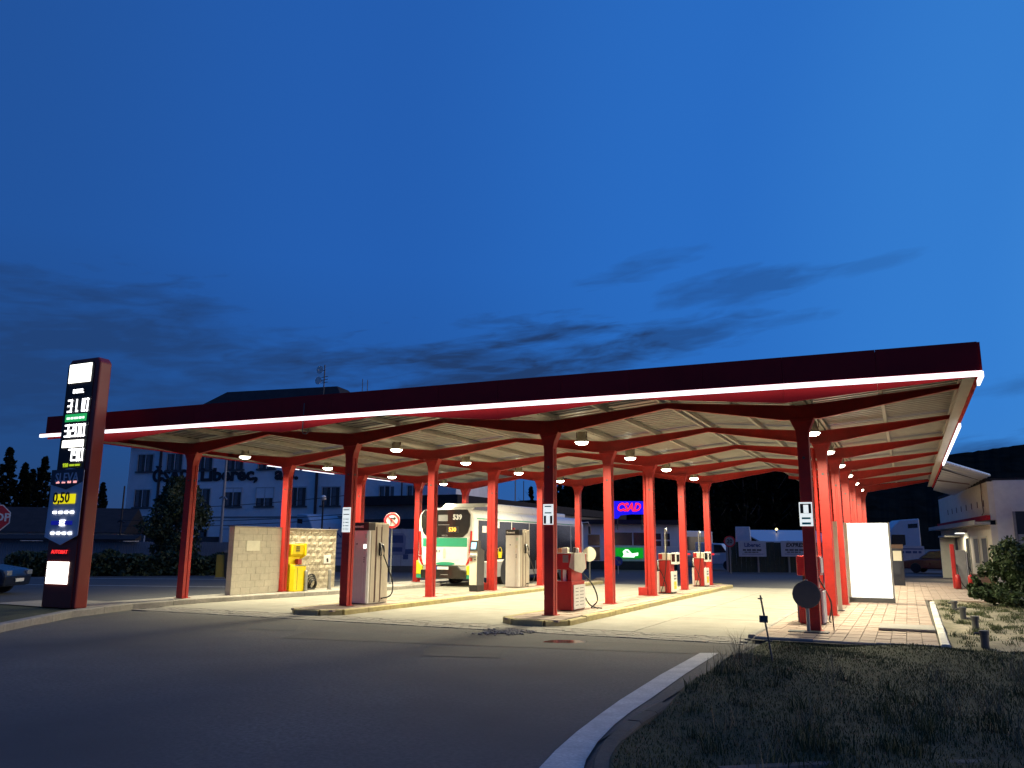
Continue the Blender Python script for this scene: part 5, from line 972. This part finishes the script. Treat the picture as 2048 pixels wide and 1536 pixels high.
p = at(1470, 1076, 62); o = thing('white_container', 'white tall container above the depot fence', 'container', (p.x, p.y, 0), YAW-.3); MB().prism([(0, 0), (1.25, 0), (1.1, 3.05), (.05, 3.05)], 'y', 0, 1.6).build('body', 'car_white', o, .03); box('door', 'truck_white', o, .2, 1.0, -.02, -.001, .2, 2.4)
p = at(1525, 1085, 66); o = thing('depot_shed', 'long low grey shed roof behind the depot fence', 'building', (p.x, p.y, 0), .45); box('wall', 'mid_grey', o, 0, 6, 0, 5, 0, 1.9); MB().prism([(-.4, 1.9), (5.4, 2.9), (5.4, 3.0), (-.4, 2.0)], 'x', -.3, 6.3).build('roof', 'truck_white', o); box('roof_light', 'white_paint', o, 3.6, 4.6, .4, .8, 2.15, 2.22)
p = at(1553, 1059, 70); o = thing('distant_lamp', 'tiny warm yard lamp above the depot fence', 'lamp', (p.x, p.y, 0)); MB().tube([(0, 0, 0), (0, 0, p.z)], .05, 6).build('post', 'dark_grey', o); MB().lathe([(.02, -.1), (.13, 0), (.05, .12)], (0, 0, p.z), 10).build('lamp_head', 'lamp_yellow', o)
p = at(1815, 1120, 60); truck('parked_truck', 'white lorry cab parked beyond the pavement beside the workshop', (p.x-.4, p.y+.5, 0), math.radians(195), 1.02)
p = at(1862, 1146, 52); car('parked_car', 'dark red car parked in front of the white lorry', (p.x+.6, p.y, 0), math.radians(165), 'car_red')
pa = at(1792, 1118, 54); pb = at(1850, 1118, 54); o = thing('parking_board', 'pale blue parking board in front of the white lorry', 'sign', (pa.x, pa.y, 0), math.atan2(pb.y-pa.y, pb.x-pa.x)); wd = (pb-pa).length; box('sheet', 'banner_white', o, 0, wd, -.02, .02, pa.z-.1, pa.z+.85); box('printed_line', 'banner_blue', o, .1, wd-.1, -.026, -.0205, pa.z+.62, pa.z+.70); word_bars(o, .15, wd-.2, pa.z+.45, .15, 'banner_blue', -.0215, 9); box('parking_mark', 'sign_blue', o, .12, .4, -.026, -.0205, pa.z, pa.z+.28); text('lettering', 'P', .22, 'white_paint', o, (.26, -.032, pa.z+.14), bold=.006)
for x in (.15, wd-.15): box('post', 'mid_grey', o, x-.03, x+.03, .022, .06, 0, pa.z+.8)
# ---------------------------------------------------------------- wooded hills
def hill(name, pts, d, depth, seed):
    r = np.random.default_rng(seed); v = MB(); n = 160; xs_ = np.linspace(pts[0][0], pts[-1][0], n)
    for i, px in enumerate(xs_):
        py = np.interp(px, [p_[0] for p_ in pts], [p_[1] for p_ in pts])+r.normal(0, .7)
        top = at(px, py, d); u_ = Vector((top.x, top.y, 0)).normalized(); b0 = Vector((top.x, top.y, 0))-u_*depth; v.v += [(b0.x, b0.y, -2), tuple((b0+(Vector((top.x, top.y, 0))-b0)*.5)[:2])+(top.z*.62,), tuple(top), (top.x+u_.x*depth, top.y+u_.y*depth, -2)]
    for i in range(n-1):
        for k in range(3): v.f.append((i*4+k, (i+1)*4+k, (i+1)*4+k+1, i*4+k+1))
    o = v.build(name, 'hill_forest', smooth=False); o['kind'] = 'structure'; return o
hill('wooded_hill', [(1000, 1030), (1110, 1000), (1180, 962), (1300, 948), (1600, 942), (1750, 945), (1850, 928), (1900, 908), (1960, 902), (2048, 888), (2200, 870), (2600, 900)], 900, 260, 1)
hill('distant_ridge', [(-700, 1040), (-200, 1045), (0, 1030), (150, 1028), (230, 1020), (420, 1030), (700, 1035), (900, 1020), (1050, 1000), (1250, 1010)], 700, 200, 2)
